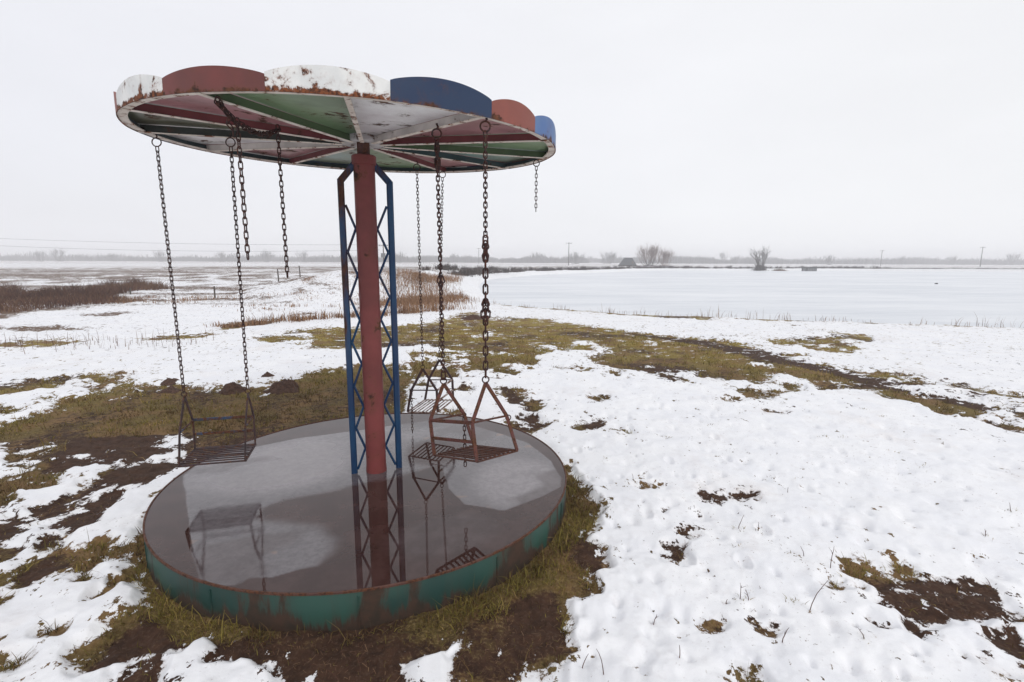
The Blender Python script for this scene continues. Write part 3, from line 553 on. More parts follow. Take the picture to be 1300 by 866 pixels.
def bank_stalks():
    P = np.array(LAKE[3:14], float); xs, ys, hs = [], [], []
    seg = np.hypot(*(P[1:] - P[:-1]).T); cum = np.concatenate([[0], np.cumsum(seg)])
    for k in range(95):
        s = rng.uniform(0, cum[-1]); i = min(np.searchsorted(cum, s) - 1, len(seg) - 1); i = max(i, 0)
        q = P[i] + (P[i + 1] - P[i]) * ((s - cum[i]) / seg[i])
        m = int(rng.integers(2, 9)); H = rng.choice([.12, .2, .3, .45], p=[.35, .35, .2, .1])
        xs.append(q[0] + rng.normal(0, .14, m)); ys.append(q[1] + rng.normal(-.1, .16, m)); hs.append(H * rng.uniform(.5, 1.2, m))
    x, y, h = map(np.concatenate, (xs, ys, hs))
    stalks('shore_reeds', x, y, gz(x, y), h, .009, .5, M['reed'], tint=np.clip(rng.normal(.2, .2, len(x)), 0, 1))
    # weed stems in the middle distance on the left
    n = 420; x = rng.uniform(-12, -3.5, n); y = 9.5 + rng.normal(0, .35, n) + .25 * (x + 12)* .2; 
    k = x < -6.2; x, y = x[k], y[k]
    stalks('dry_weeds', x, y, gz(x, y), rng.uniform(.06, .38, len(x)) * (rng.uniform(0, 1, len(x)) ** .6), .008, .35, M['brush'], tint=rng.uniform(.1, .8, len(x)))
bank_stalks()
def straw():
    n = 60000; d = 1.6 * (7 / 1.6) ** rng.uniform(0, 1, n); a = np.radians(rng.uniform(-50, 50, n)); x, y = d * np.sin(a), d * np.cos(a)
    S, _, _ = field(x, y); rr = np.hypot(x - CX, y - CY)
    c = fbm(x, y, .3, 3, 300)
    k = (S < -.004) & (rr > RP + .02) & (c > -.05 + rng.uniform(-.3, .3, n)) & (rng.uniform(0, 1, n) < .35); x, y, S = x[k], y[k], S[k]; m = len(x)
    z = ground_z(x, y, S)[0]
    L = rng.uniform(.008, .032, m) * rng.uniform(.5, 1.2, m); an = rng.uniform(0, np.pi, m); w = rng.uniform(.0005, .0011, m)
    dx, dy = np.cos(an) * L / 2, np.sin(an) * L / 2; wx, wy = -np.sin(an) * w, np.cos(an) * w; z = z + rng.uniform(.002, .010, m)
    tl = rng.uniform(-.008, .008, m)
    V = np.stack([np.stack([x - dx - wx, y - dy - wy, z - tl], -1), np.stack([x + dx - wx, y + dy - wy, z + tl], -1), np.stack([x + dx + wx, y + dy + wy, z + tl], -1), np.stack([x - dx + wx, y - dy + wy, z - tl], -1)], 1).reshape(-1, 3)
    F = np.arange(m)[:, None] * 4 + np.array([[0, 1, 2, 3]])
    np_mesh('straw_litter', V, F, M['brush'], {'tint': np.repeat(rng.uniform(.2, 1, m) ** 1.3, 4)}, smooth=False)['kind'] = 'stuff'
straw()
def dead_stems():
    b = MB()
    for x, y, h in [(1.427, 2.912, .09), (1.543, 2.894, .08), (1.672, 2.622, .07), (1.748, 2.506, .13), (1.443, 2.178, .14), (1.147, 2.266, .08), (1.191, 2.266, .06), (1.198, 1.968, .10), (1.562, 1.974, .05),
                    (3.338, 3.122, .06), (2.905, 2.834, .05), (2.268, 2.054, .07), (2.519, 2.384, .06), (.666, 2.1, .06), (.714, 1.874, .08), (.381, 1.803, .10), (1.066, 2.242, .05), (.30, 1.85, .07), (2.0, 3.4, .05), (.93, 3.6, .07)]:
        z = float(gz([x], [y])[0]) - .01
        lx, ly = random.uniform(-.5, .5) * h, random.uniform(-.3, .3) * h
        if abs(x - 1.443) < .001: lx, ly = .11, .05
        pts = [(x + lx * t * t + random.uniform(-.002, .002), y + ly * t * t, z + h * t) for t in (0, .3, .6, .85, 1)]
        b.tube(pts, [.0022, .0019, .0016, .0013, .0008], 5)
        for q in range(random.randint(0, 2)):
            t = random.uniform(.4, .9); p = Vector((x + lx * t * t, y + ly * t * t, z + h * t))
            b.tube([p, p + Vector((random.uniform(-.02, .02), random.uniform(-.02, .02), random.uniform(.01, .03)))], [.0011, .0006], 4)
    tag(b.build('dead_stems', M['iron']), kind='stuff')
dead_stems()
def tufts_in_snow():
    cs = [(1.427, 2.912), (1.543, 2.894), (1.147, 2.266), (1.562, 1.974), (1.4, 2.25), (1.33, 2.7), (2.905, 2.834), (1.25, 2.35), (1.75, 2.42), (3.338, 3.122), (1.6, 2.68), (2.9, 6.6), (2.1, 6.2), (3.1, 6.0), (2.6, 5.8), (3.7, 6.7), (.6, 7.6), (4.0, 5.2), (3.4, 3.9), (3.0, 4.6)]
    for k in range(50): cs.append((random.uniform(.3, 6.5), random.uniform(3.0, 9)))
    xs, ys = [], []
    for cx, cy in cs:
        m = random.randint(8, 26); xs.append(cx + rng.normal(0, .022, m)); ys.append(cy + rng.normal(0, .018, m))
    x, y = np.concatenate(xs), np.concatenate(ys)
    stalks('grass_tufts', x, y, gz(x, y) - .01, rng.uniform(.012, .035, len(x)), .004, 1.3, M['grass'], tint=rng.uniform(0, 1, len(x)))
tufts_in_snow()

# ------------------------------------------------------------------ molehills
def molehill(x, y, w, h, seed, label):
    n, k = 40, 14; V = []; 
    vs = [(0, 0)]
    A = np.linspace(0, 2 * np.pi, n, endpoint=False); Rr = np.linspace(0, 1, k)[1:]
    AA, RR = np.meshgrid(A, Rr); px = (RR * np.cos(AA)).ravel(); py = (RR * np.sin(AA)).ravel()
    px = np.append(px, 0); py = np.append(py, 0)
    rr = np.hypot(px, py)
    lob = 1 + .22 * vnoise(px * 1.7 + seed * 3.1, py * 1.7, seed)
    zz = h * (1 - rr ** 1.7) * (1 + .25 * vnoise(px * 3 + 5, py * 3, seed)) + h * .14 * vnoise(px * 9, py * 9, seed + 3) + h * .07 * vnoise(px * 21, py * 21, seed + 4)
    X = x + px * lob * w / 2; Y = y + py * lob * w / 2 * .85
    z0 = float(gz([x], [y])[0]); Z = z0 - .03 + zz
    F = []
    for i in range(k - 2):
        for j in range(n): F.append((i * n + j, i * n + (j + 1) % n, (i + 1) * n + (j + 1) % n, (i + 1) * n + j))
    me = bpy.data.meshes.new('molehill')
    F += [(len(X) - 1, j, (j + 1) % n) for j in range(n)]
    me.from_pydata(list(zip(X.tolist(), Y.tolist(), Z.tolist())), [], F); me.update()
    me.polygons.foreach_set('use_smooth', [True] * len(me.polygons)); me.materials.append(M['soil'])
    bm = bmesh.new(); bm.from_mesh(me); bmesh.ops.recalc_face_normals(bm, faces=bm.faces); bm.to_mesh(me); bm.free()
    o = bpy.data.objects.new('molehill', me); COL.objects.link(o)
    tag(o, label, 'molehill', 'molehills on the snowy turf')
molehill(-4.72, 6.72, .30, .07, 1, 'small flat brown molehill behind the outer chain of the blue-barred chair')
molehill(-4.42, 6.30, .31, .085, 2, 'low dark molehill on the turf edge just below a flatter one')
molehill(-3.62, 6.30, .40, .14, 3, 'rounded brown molehill behind the inner chain of the blue-barred chair')
molehill(-3.50, 7.00, .24, .07, 4, 'smallest molehill, alone in snow just above the widest mound')
molehill(-2.98, 6.38, .50, .17, 5, 'widest brown molehill, with crumbled soil spilling at its foot')
molehill(-1.15, 14.6, .75, .14, 6, 'distant reddish earth mound on green turf below the reeds')

# ------------------------------------------------------------------ carousel
car = empty('carousel', (CX, CY, 0))
tag(car, 'rusty old carousel with scalloped round canopy, red pole and flooded green platform', 'carousel')
# platform: drum with a lip, standing water inside
b = MB()
b.lathe([(RP - .004, -.12), (RP, 0), (RP, ZP - .012), (RP - .004, ZP - .006)], 160)
for k in range(12):     # welded seams and dents
    an = 2 * math.pi * k / 12 + .2; b.box(((RP + .002) * math.cos(an), (RP + .002) * math.sin(an), .092), (.004, .008, .18), Matrix.Rotation(an, 3, 'Z'))
plat = b.build('platform', M['green'], car)
b = MB(); b.lathe([(RP - .007, ZP - .03), (RP - .007, ZP + .002), (RP - .005, ZP + .004), (RP + .001, ZP + .004), (RP + .003, ZP + .002), (RP + .003, ZP - .007), (RP + .001, ZP - .009)], 160)
b.build('rim', M['lip'], plat)
b = MB(); b.lathe([(0.001, ZP - .035), (RP - .008, ZP - .035)], 96); b.build('deck', M['lip'], plat)

def water_disc():
    # fine disc with an ice map
    nr, na = 150, 420
    r = np.linspace(0.004, RP - .0072, nr); a = np.linspace(0, 2 * np.pi, na, endpoint=False)
    A, Rr = np.meshgrid(a, r); x = (CX + Rr * np.cos(A)).ravel(); y = (CY + Rr * np.sin(A)).ravel()
    sd = sdf(DATA['ice'][0][1], x, y)
    wsoft = .011 + .10 * sstep(-.5, -.7, x) * sstep(-1.6, -1.4, x) * sstep(2.2, 2.35, y) * sstep(3.5, 3.3, y)
    n1 = fbm(x, y, .22, 4, 120)
    ice = sstep(wsoft, -wsoft, sd + .01 * n1)
    # melted zones inside the sheet
    melt = fbm(x * .8 + y * .5, (y * .8 - x * .5) * 1.6, .55, 3, 121)
    ice = ice * (1 - .45 * sstep(.05, .45, melt))
    soft = lambda cx, cy, rx, ry, rot: sstep(1.25, .55, np.hypot(((x - cx) * math.cos(rot) + (y - cy) * math.sin(rot)) / rx, (-(x - cx) * math.sin(rot) + (y - cy) * math.cos(rot)) / ry))
    ice = ice * (1 - .6 * soft(-1.25, 2.86, .30, .13, .4))
    ice = ice * (1 - .8 * soft(-.80, 3.0, .30, .22, 0))
    ice = ice * (1 - .85 * soft(-.60, 3.74, .26, .34, 0))
    ice = np.maximum(ice, .28 * soft(-.35, 2.55, .4, .25, .5))
    frost = np.clip((soft(-1.7, 3.45, .62, .48, .3) + .8 * soft(.06, 3.22, .36, .42, 0) + .5 * soft(-1.2, 4.1, .8, .25, .2)) * ice, 0, 1)
    V = np.stack([x, y, np.full_like(x, ZP - .001)], -1)
    i = np.arange(nr - 1)[:, None] * na; j = np.arange(na)[None]; j2 = (j + 1) % na
    F = np.stack([i + j, i + na + j, i + na + j2, i + j2], -1).reshape(-1, 4)
    t = NT('standing water half frozen'); P = t.pos(); I = t.attr('ice')
    n = t.noise(5, 5, .65, P); f = t.noise(26, 4, .7, P)
    I2 = t.mapr(t.math('ADD', I, t.math('MULTIPLY', t.math('SUBTRACT', n, .5), .35)), .05, .95)
    wc = t.mix(t.mapr(n, .4, .65), (.038, .018, .015), (.058, .030, .026))
    ic = t.mix(t.mapr(f, .3, .7), (.075, .062, .067), (.115, .098, .104))
    spots = t.mapr(t.noise(4.3, 3, .5, P), .66, .72)
    ic = t.mix(t.math('MULTIPLY', spots, .35), ic, (.30, .17, .10))
    ic = t.mix(t.mapr(t.attr('frost'), 0, 1, 0, .9), ic, t.mix(t.mapr(f, .3, .7), (.20, .18, .19), (.27, .245, .255)))
    wcol = t.mix(I2, wc, ic)
    wcol = t.mix(t.math('MULTIPLY', t.mapr(t.noise(75, 2, .5, P), .72, .76), .6), wcol, (.05, .03, .02))
    t.out(wcol, t.math('ADD', t.mapr(I2, 0, 1, .012, .07), t.mapr(t.attr('frost'), 0, 1, 0, .22)), t.bump(t.math('MULTIPLY', f, I2), .10, .004))
    t.link(t.mapr(I2, 0, 1, 1.40, 1.74), t.b.inputs['IOR'])
    o = np_mesh('standing_water', V, F, t.m, {'ice': ice, 'frost': frost})
    o['kind'] = 'structure'
    return o
water_disc()

# pole, cap, shaft
PR = .068; HT = 2.42
b = MB(); b.lathe([(PR + .004, ZP - .03), (PR + .003, ZP + .02), (PR, ZP + .05), (PR, 2.30)], 40); pole = b.build('pole', M['red'], car)
b = MB(); b.lathe([(PR - .001, 2.296), (PR + .010, 2.30), (PR + .010, 2.352), (PR + .004, 2.358), (.001, 2.362)], 40); b.build('pole_cap', M['red'], pole)
b = MB(); b.lathe([(.040, 2.355), (.040, 2.45)], 24); b.build('shaft', M['iron'], pole)
# two lattice braces
dirv = Vector((.945, .325, 0)).normalized()
for sgn, off in ((-1, .150), (1, .158)):
    d = dirv * sgn; L = d * off; b = MB()
    b.bar(L + Vector((0, 0, ZP - .03)), L + Vector((0, 0, 2.205)), .042, .034, dirv.cross(Vector((0, 0, 1))))
    b.bar(L + Vector((0, 0, 2.195)), d * (PR * .75) + Vector((0, 0, 2.315)), .042, .034, dirv.cross(Vector((0, 0, 1))))
    leg = b.build('brace', M['blue'], car, smooth=False)
    z0 = ZP + .03; b = MB(); k = 0
    pit = .151; inner = True; z = 2.045
    pts = []
    while z > ZP: pts.append((z, 0 if len(pts) % 2 == 0 else 1)); z -= pit
    for (za, ia), (zb, ib) in zip(pts[:-1], pts[1:]):
        ra = off - .024 if ia == 0 else PR + .001; rb = off - .024 if ib == 0 else PR + .001
        b.tube([d * ra + Vector((0, 0, za)), d * rb + Vector((0, 0, zb))], .009, 6)
    b.build('lattice', M['blue'], leg)
# canopy, tilted a little on its shaft
TA, TB = -.0212, .0411
can = MB(); can.lathe([(.030, .022), (.120, .004), (.158, .006), (.162, .016), (.160, .060), (.03, .07)], 8, closed=False)
canopy = can.build('canopy', M['hub'], car, smooth=False)
canopy.location = (0, 0, HT); canopy.rotation_euler = (math.atan(TB), -math.atan(TA), 0)
RC = 1.2673; OX, OY = -.0237, .0457
def rimpt(an, r=None, z=0): r = RC if r is None else r; return Vector((OX + r * math.cos(an), OY + r * math.sin(an), z))
# hoop: inward flange under the rim
b = MB(); n = 128
for i in range(n):
    a0, a1 = 2 * math.pi * i / n, 2 * math.pi * (i + 1) / n
b = MB(); b.lathe([(RC - .047, .000), (RC - .002, .000), (RC - .002, .006), (RC - .047, .006)], 160, closed=True)
hoop = b.build('hoop', M['rib'], canopy); hoop.location = (OX, OY, 0)
# scallops
SHT = [.095, .106, .118, .110, .115] + [.11] * 10 + [.100]; NS = 16; A0 = R(-113.2)
scn_cols = ['scred', 'scwhite', 'scblue', 'scred2', 'scblue2', 'scwhite', 'scred', 'scblue', 'scwhite', 'scred', 'scblue', 'scwhite', 'scred', 'scblue', 'scred2', 'scwhite']
SB = [A0, R(-90.7), R(-68.2), R(-45.5), R(-29), R(-7)]; SB += [R(-7) + (k + 1) * (R(360 - 113.2) - R(-7)) / 11 for k in range(11)]
for k in range(NS):
    a0 = SB[k]; wk = SB[k + 1] - SB[k]; m = 26; vs = []; fs = []
    for i in range(m + 1):
        u = i / m; an = a0 + (u * .998 + .001) * wk
        hh = SHT[k] * (.66 + .34 * math.sin(math.pi * u) ** .8)
        j = .0015 * math.sin(u * 7 + k)
        rr_ = RC + j
        for r_, z_ in ((rr_, -.004), (rr_, hh * .5), (rr_ - .001, hh), (rr_ - .005, hh), (rr_ - .005, hh * .5), (rr_ - .005, -.004)):
            vs.append(rimpt(an, r_, z_))
    for i in range(m):
        for j in range(6): fs.append((i * 6 + j, (i + 1) * 6 + j, (i + 1) * 6 + (j + 1) % 6, i * 6 + (j + 1) % 6))
    fs.append(tuple(range(6))); fs.append(tuple(m * 6 + j for j in range(5, -1, -1)))
    b = MB(); b.add(vs, fs); o = b.build('scallop', M[scn_cols[k]], canopy)
# ribs and panels
NRB = 12; PH = R(-14.8 - 2.0)
cols = {0: 'green', 1: 'teal', 2: 'pink', 3: 'green', 4: 'teal', 5: 'pink', 6: 'white', -5: 'olive', -4: 'pink', -3: 'green', -2: 'white', -1: 'pink'}
def rib_an(k): return PH + k * math.pi / 6
RIBD = .040
for k in range(-5, 7):
    an = rib_an(k); e = Vector((math.cos(an), math.sin(an), 0)); sd_ = Vector((-math.sin(an), math.cos(an), 0))
    # where the ray from the hub meets the hoop
    bq = OX * e.x + OY * e.y; cq = OX * OX + OY * OY - (RC - .012) ** 2; L = bq + math.sqrt(bq * bq - cq)
    p0 = e * .13; p1 = e * L
    b = MB(); b.bar(p0 + Vector((0, 0, -.001)) , p1 + Vector((0, 0, -.004)), .026, .005, (0, 0, 1))
    rib = b.build('rib', M['rib'], canopy, smooth=False)
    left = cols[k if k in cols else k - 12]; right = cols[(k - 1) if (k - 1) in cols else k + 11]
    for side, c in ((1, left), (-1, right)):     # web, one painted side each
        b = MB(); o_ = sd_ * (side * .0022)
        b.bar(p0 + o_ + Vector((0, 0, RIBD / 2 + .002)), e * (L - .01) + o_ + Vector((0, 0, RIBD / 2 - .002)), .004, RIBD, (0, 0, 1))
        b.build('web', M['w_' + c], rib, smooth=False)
for k in range(-5, 7):
    a0, a1 = rib_an(k), rib_an(k + 1); vs = []; fs = []; m = 8; nr_ = 10
    for i in range(m + 1):
        an = a0 + (a1 - a0) * i / m; e = Vector((math.cos(an), math.sin(an), 0))
        bq = OX * e.x + OY * e.y; cq = OX * OX + OY * OY - (RC - .007) ** 2; L = bq + math.sqrt(bq * bq - cq)
        for j in range(nr_ + 1):
            u = j / nr_; r_ = .10 + (L - .10) * u
            z_ = RIBD + .003 + .006 * math.sin(u * 5 + k * 2) * math.sin(math.pi * i / m) + .008 * math.sin(math.pi * u) * math.sin(math.pi * i / m)
            vs.append(e * r_ + Vector((0, 0, z_)))
    q = nr_ + 1
    for i in range(m):
        for j in range(nr_): fs.append((i * q + j, i * q + j + 1, (i + 1) * q + j + 1, (i + 1) * q + j))
    nb = len(vs); vs += [v + Vector((0, 0, .003)) for v in vs]; fs += [tuple(reversed([x_ + nb for x_ in f])) for f in fs]
    b = MB(); b.add(vs, fs); b.build('panel', M['p_' + cols[k]], canopy)
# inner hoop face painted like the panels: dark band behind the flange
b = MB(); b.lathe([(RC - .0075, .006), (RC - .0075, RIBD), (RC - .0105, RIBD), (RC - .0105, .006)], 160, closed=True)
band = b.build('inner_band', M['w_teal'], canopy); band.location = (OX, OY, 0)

def cplane(x, y, dz=0):    # a point on the underside plane of the canopy, world
    return Vector((x, y, HT + TA * (x - CX) + TB * (y - CY) + dz))

# ------------------------------------------------------------------ chains
def chain_geo(b, pts, link=.030, wire=.0032, wid=.0115, start=0, jit=.12):
    """links along a polyline; every second link turned a quarter"""
    pts = [Vector(p) for p in pts]; seg = [(q - p).length for p, q in zip(pts[:-1], pts[1:])]; tot = sum(seg)
    pitch = link - 2 * wire * .95; n = max(1, int(tot / pitch)); pitch = tot / n
    def at(s):
        for p, q, l in zip(pts[:-1], pts[1:], seg):
            if s <= l or q is pts[-1]: return p + (q - p) * min(1, s / l), (q - p).normalized()
            s -= l
    for i in range(n):
        c, t = at((i + .5) * pitch)
        ref = Vector((1, .35, 0)); sx = (ref - t * ref.dot(t)).normalized(); sy = t.cross(sx)
        an = (math.pi / 2 if (i + start) % 2 else 0) + random.uniform(-jit, jit) + .3
        u = sx * math.cos(an) + sy * math.sin(an)
        hl = link / 2 - wid / 2; loop = []
        for k in range(5): a = math.pi * k / 4; loop.append(c + t * (hl + math.sin(a) * (wid - wire) * .9) + u * math.cos(a) * (wid - wire))
        for k in range(5): a = math.pi + math.pi * k / 4; loop.append(c + t * (-hl + math.sin(a) * (wid - wire) * .9) + u * math.cos(a) * (wid - wire))
        b.tube(loop, wire, 5, closed=True)
def ring_geo(b, c, r, wire, facing=(0, -1, 0)):
    f = Vector(facing).normalized(); s = Vector((0, 0, 1)).cross(f).normalized(); u = f.cross(s)
    b.tube([Vector(c) + s * math.cos(a) * r + u * math.sin(a) * r for a in [2 * math.pi * k / 20 for k in range(20)]], wire, 7, closed=True)
def sagline(p, q, sag, n=10):
    p, q = Vector(p), Vector(q)
    return [p + (q - p) * (k / n) + Vector((0, 0, -sag * 4 * (k / n) * (1 - k / n))) for k in range(n + 1)]

# ------------------------------------------------------------------ swing chairs
SH = dict(W=.212, D=.167, ha=.227, fa=.102, ba=-.178, hA=.449, yA=-.049)
def chair(name, pose, mats, label, hooks, chains, slats=9, snow=False):
    x, y, z, yaw, pit, rol, s = pose
    root = empty(name, (x, y, z)); tag(root, label, 'swing chair', 'chairs hanging from the carousel')
    rm = Matrix.Rotation(yaw, 4, 'Z') @ Matrix.Rotation(pit, 4, 'X') @ Matrix.Rotation(rol, 4, 'Y')
    Sd = {k: v * s for k, v in SH.items()}; W, D, ha, fa, ba, hA, yA = [Sd[k] for k in ('W', 'D', 'ha', 'fa', 'ba', 'hA', 'yA')]
    frame = empty('frame_pose', (0, 0, 0), (0, 0, 0), None); bpy.data.objects.remove(frame)
    def T(v): return (rm @ Vector(v))
    w, t = .025 * s, .009 * s
    X = T((1, 0, 0)); Yv = T((0, 1, 0)); Zv = T((0, 0, 1))
    b = MB()     # seat: frame and slats
    for sy in (-1, 1): b.bar(T((-W, sy * D, 0)), T((W, sy * D, 0)), .018 * s, t, Zv)
    for sx in (-1, 1): b.bar(T((sx * W, -D, -.003)), T((sx * W, D, -.003)), .018 * s, t, Zv)
    for k in range(slats):
        q = -D + 2 * D * (k + 1) / (slats + 1); wob = random.uniform(-.004, .004)
        b.bar(T((-W, q + wob, .004)), T((W, q, .004)), .014 * s, .008 * s, Zv)
    b.build('seat', mats['seat'], root, smooth=False)
    b = MB(); b.bar(T((-W, ba, ha)), T((W, ba, ha)), t, .022 * s, Zv); b.bar(T((-W, ba * .98, ha * .50)), T((W, ba * .98, ha * .50)), t, .020 * s, Zv)
    b.build('backrest', mats['back'], root, smooth=False)
    for sx in (-1, 1):
        b = MB()
        b.bar(T((sx * W, yA, hA)), T((sx * W, fa, ha)), w, t, X); b.bar(T((sx * W, fa, ha)), T((sx * W, D, 0)), w, t, X)
        b.bar(T((sx * W, yA, hA)), T((sx * W, ba, ha)), w, t, X); b.bar(T((sx * W, ba, ha)), T((sx * W, -D, 0)), w, t, X)
        fr = b.build('side_frame', mats['side'], root, smooth=False)
        b = MB(); b.bar(T((sx * (W - .004), fa, ha)), T((sx * (W - .004), ba, ha)), .012 * s, t, X); b.build('armrest', mats['arm'], fr, smooth=False)
    off = Vector((x, y, z))
    for sx in (-1, 1):
        ap = T((sx * W, yA, hA)); hook = Vector(hooks[sx]) - off
        b = MB(); chains[sx](b, hook, ap, s); b.build('chain', M['chain'], root)
    return root, (lambda v: off + T(v)), Sd

def std_chain(link, wire, wid, ring=.026, aring=.016, hookdir=1):
    def f(b, hook, ap, s):
        b.tube([hook + Vector((0, 0, .012)), hook + Vector((.006, 0, -.004)), hook + Vector((0, 0, -.012))], .004, 6)
        ring_geo(b, hook + Vector((0, 0, -.012 - ring)), ring, .0035, (.15, -1, .1))
        ring_geo(b, ap + Vector((0, 0, aring)), aring, .003, (.2, -1, 0))
        top = hook + Vector((0, 0, -.014 - 2 * ring)); bot = ap + Vector((0, 0, 2 * aring))
        chain_geo(b, sagline(top, bot, .004, 6), link, wire, wid)
    return f
def heavy_chain(knots, thick_from):
    """thin doubled chain above, heavy links below, spare links bunched at the joins"""
    def f(b, hook, ap, s):
        b.tube([hook + Vector((0, 0, .014)), hook + Vector((.008, 0, -.004)), hook + Vector((0, 0, -.014))], .006, 6)
        ring_geo(b, hook + Vector((0, 0, -.036)), .024, .0045, (.1, -1, .1))
        ring_geo(b, ap + Vector((0, 0, .018)), .018, .0038, (.2, -1, 0))
        top = hook + Vector((0, 0, -.060)); bot = ap + Vector((0, 0, .035)); D = bot - top
        mid = top + D * thick_from
        chain_geo(b, [top, mid], .030, .0036, .012); chain_geo(b, [mid, bot], .050, .0048, .0165)
        for t0, t1, w in knots:
            a, c = top + D * t0, top + D * t1
            for sx in (-1, 1):
                pts = [a + Vector((sx * w * math.sin(math.pi * q / 6), .004 * sx, 0)) + (c - a) * (q / 6) for q in range(7)]
                chain_geo(b, pts, .040, .0045, .0145)
    return f

CH = M
hL = {1: cplane(-2.180, 3.211, -.002), -1: cplane(-1.694, 3.148, -.002)}
rL, LP, SL = chair('swing_chair', (-1.916, 3.117, .429, 3.412, -.013, -.013, .872),
      dict(seat=M['chairdark'], back=M['chairblue'], side=M['chairdark'], arm=M['chairblue']),
      'dark hanging chair with blue back bars and armrests, nearest the snow bank', hL,
      {1: std_chain(.034, .0031, .0115), -1: std_chain(.034, .0031, .0115)}, 8)
k_ = .90; Rp = (-.231 * k_, 3.036 * k_, 1.692 - (1.692 - .48) * k_, -.796, -.066, -.193, 1.0 * k_)
hR = {-1: cplane(-.397, 2.740, -.002), 1: cplane(-.133, 2.539, -.002)}
rR, RPt, SR = chair('swing_chair', Rp, dict(seat=M['iron'], back=M['chairred'], side=M['chairred'], arm=M['iron']),
      'rusty red hanging chair seen from its back, tilted, on heavy chains', hR,
      {-1: heavy_chain([(.02, .13, .004), (.54, .60, .010)], .97), 1: heavy_chain([(.42, .50, .007), (.66, .76, .015)], .40)}, 8)
hF = {-1: cplane(-.744, 4.042, -.002), 1: cplane(-.600, 4.440, -.002)}
rF, FP, SF = chair('swing_chair', (-.713, 4.274, .423, 1.311, -.065, -.029, .835), dict(seat=M['chairpale'], back=M['chairpale'], side=M['chairdark'], arm=M['chairdark']),
      'farthest hanging chair, turned sideways, with pale frosted seat slats', hF,
      {-1: std_chain(.030, .0028, .0105), 1: std_chain(.030, .0028, .0105)}, 7)
# safety chains dangling from the chair arms (parts of their chairs)
def dangle(root, p, q, link, wire, wid):
    b = MB(); off = root.location; p = Vector(p) - off; q = Vector(q) - off
    ring_geo(b, p + Vector((0, 0, -.005)), .013, .0028, (.3, -1, 0)); chain_geo(b, [p + Vector((0, 0, -.02)), q], link, wire, wid)
    b.build('safety_chain', M['chain'], root)
p = FP((-SF['W'], SF['fa'], SF['ha'])); dangle(rF, p, (p.x, p.y, .225), .030, .0028, .010)
p = RPt((-SR['W'], SR['fa'], SR['ha'])); dangle(rR, p, (p.x + .004, p.y, .42), .034, .0032, .011)
p = RPt((SR['W'], SR['fa'], SR['ha'])); b = MB(); ring_geo(b, p + Vector((.008, 0, -.01)) - rR.location, .015, .003, (.3, -1, 0)); b.build('ring', M['chain'], rR)

# loose chains where chairs are missing
def loose(name, pts, label, link=.032, wire=.0031, wid=.0115, ring=0, extra=None):
    b = MB(); o0 = Vector(pts[0]); loc = [Vector(p) - o0 for p in pts]
    if ring: ring_geo(b, loc[0] + Vector((0, 0, -ring)), ring, .0034, (.1, -1, 0)); loc[0] = loc[0] + Vector((0, 0, -2 * ring))
    chain_geo(b, loc, link, wire, wid)
    for e in (extra or []): chain_geo(b, [Vector(p) - o0 for p in e], link, wire, wid, jit=.8)
    o = b.build(name, M['chain']); o.location = o0
    tag(o, label, 'chain', 'loose chains under the canopy'); return o
pr = cplane(-1.257, 2.269, -.005); pi = cplane(-1.252, 2.804, -.005)
s1 = [pr + (pi - pr) * (k / 12) + Vector((random.uniform(-.012, .012), 0, -.02 - .115 * 4 * (k / 12) * (1 - k / 12) * .55)) for k in range(13)]
s2 = [pr + (pi - pr) * (k / 12) + Vector((random.uniform(-.01, .01), .01, -.02 - .125 * 4 * (k / 12) * (1 - k / 12) * .55)) for k in range(13)]
s3 = [pr + Vector((random.uniform(-.02, .02), .02 + k * .012, -.0 - .022 * k)) for k in range(7)]
loose('loose_chain', [pr] + s1 + [pi], 'bunched chain slung along a canopy rib with its spare links knotted', extra=[s2, s3])
a = pr + Vector((.02, .10, -.06)); bz_ = 1.692
loose('loose_chain', [a, a + Vector((-.0, 0, -.62))], 'broken chain ending in mid air, alongside the inner chain of the blue-barred chair', link=.036)
loose('loose_chain', [pi, pi + Vector((0.0, 0, -.80))], 'broken chain hanging alone by the pole, ending above the field', link=.034)
q = cplane(.171, 3.771, -.002)
loose('loose_chain', [q, q + Vector((0, 0, -.36))], 'short broken chain with a ring at the canopy edge over the pond', ring=.022, link=.030, wire=.0028, wid=.0105)

# ------------------------------------------------------------------ fence posts
for x_, y_, h_, lab in [(-22.9 + 4.6, 24.0, .30, 'short thick fence post at the end of the dry brush'), (-12.6, 21.2, .50, 'thin fence post in straw tufts between the chair chains'),
                  (-13.3 + 1.4, 25.6, .62, 'fence post on the field just below the broken chain'), (-11.8, 28.0, .66, 'tallest fence post beside the foot of the dike slope')]:
    b = MB(); z = float(gz([x_], [y_])[0]); w_ = .07
    b.tube([(0, 0, -.2), (random.uniform(-.01, .01), 0, h_ * .5), (random.uniform(-.03, .03), 0, h_)], [w_ * .5, w_ * .46, w_ * .42], 9)
    o = b.build('fence_post', M['wood']); o.location = (x_, y_, z); tag(o, lab, 'fence post', 'fence posts in the snowy field')

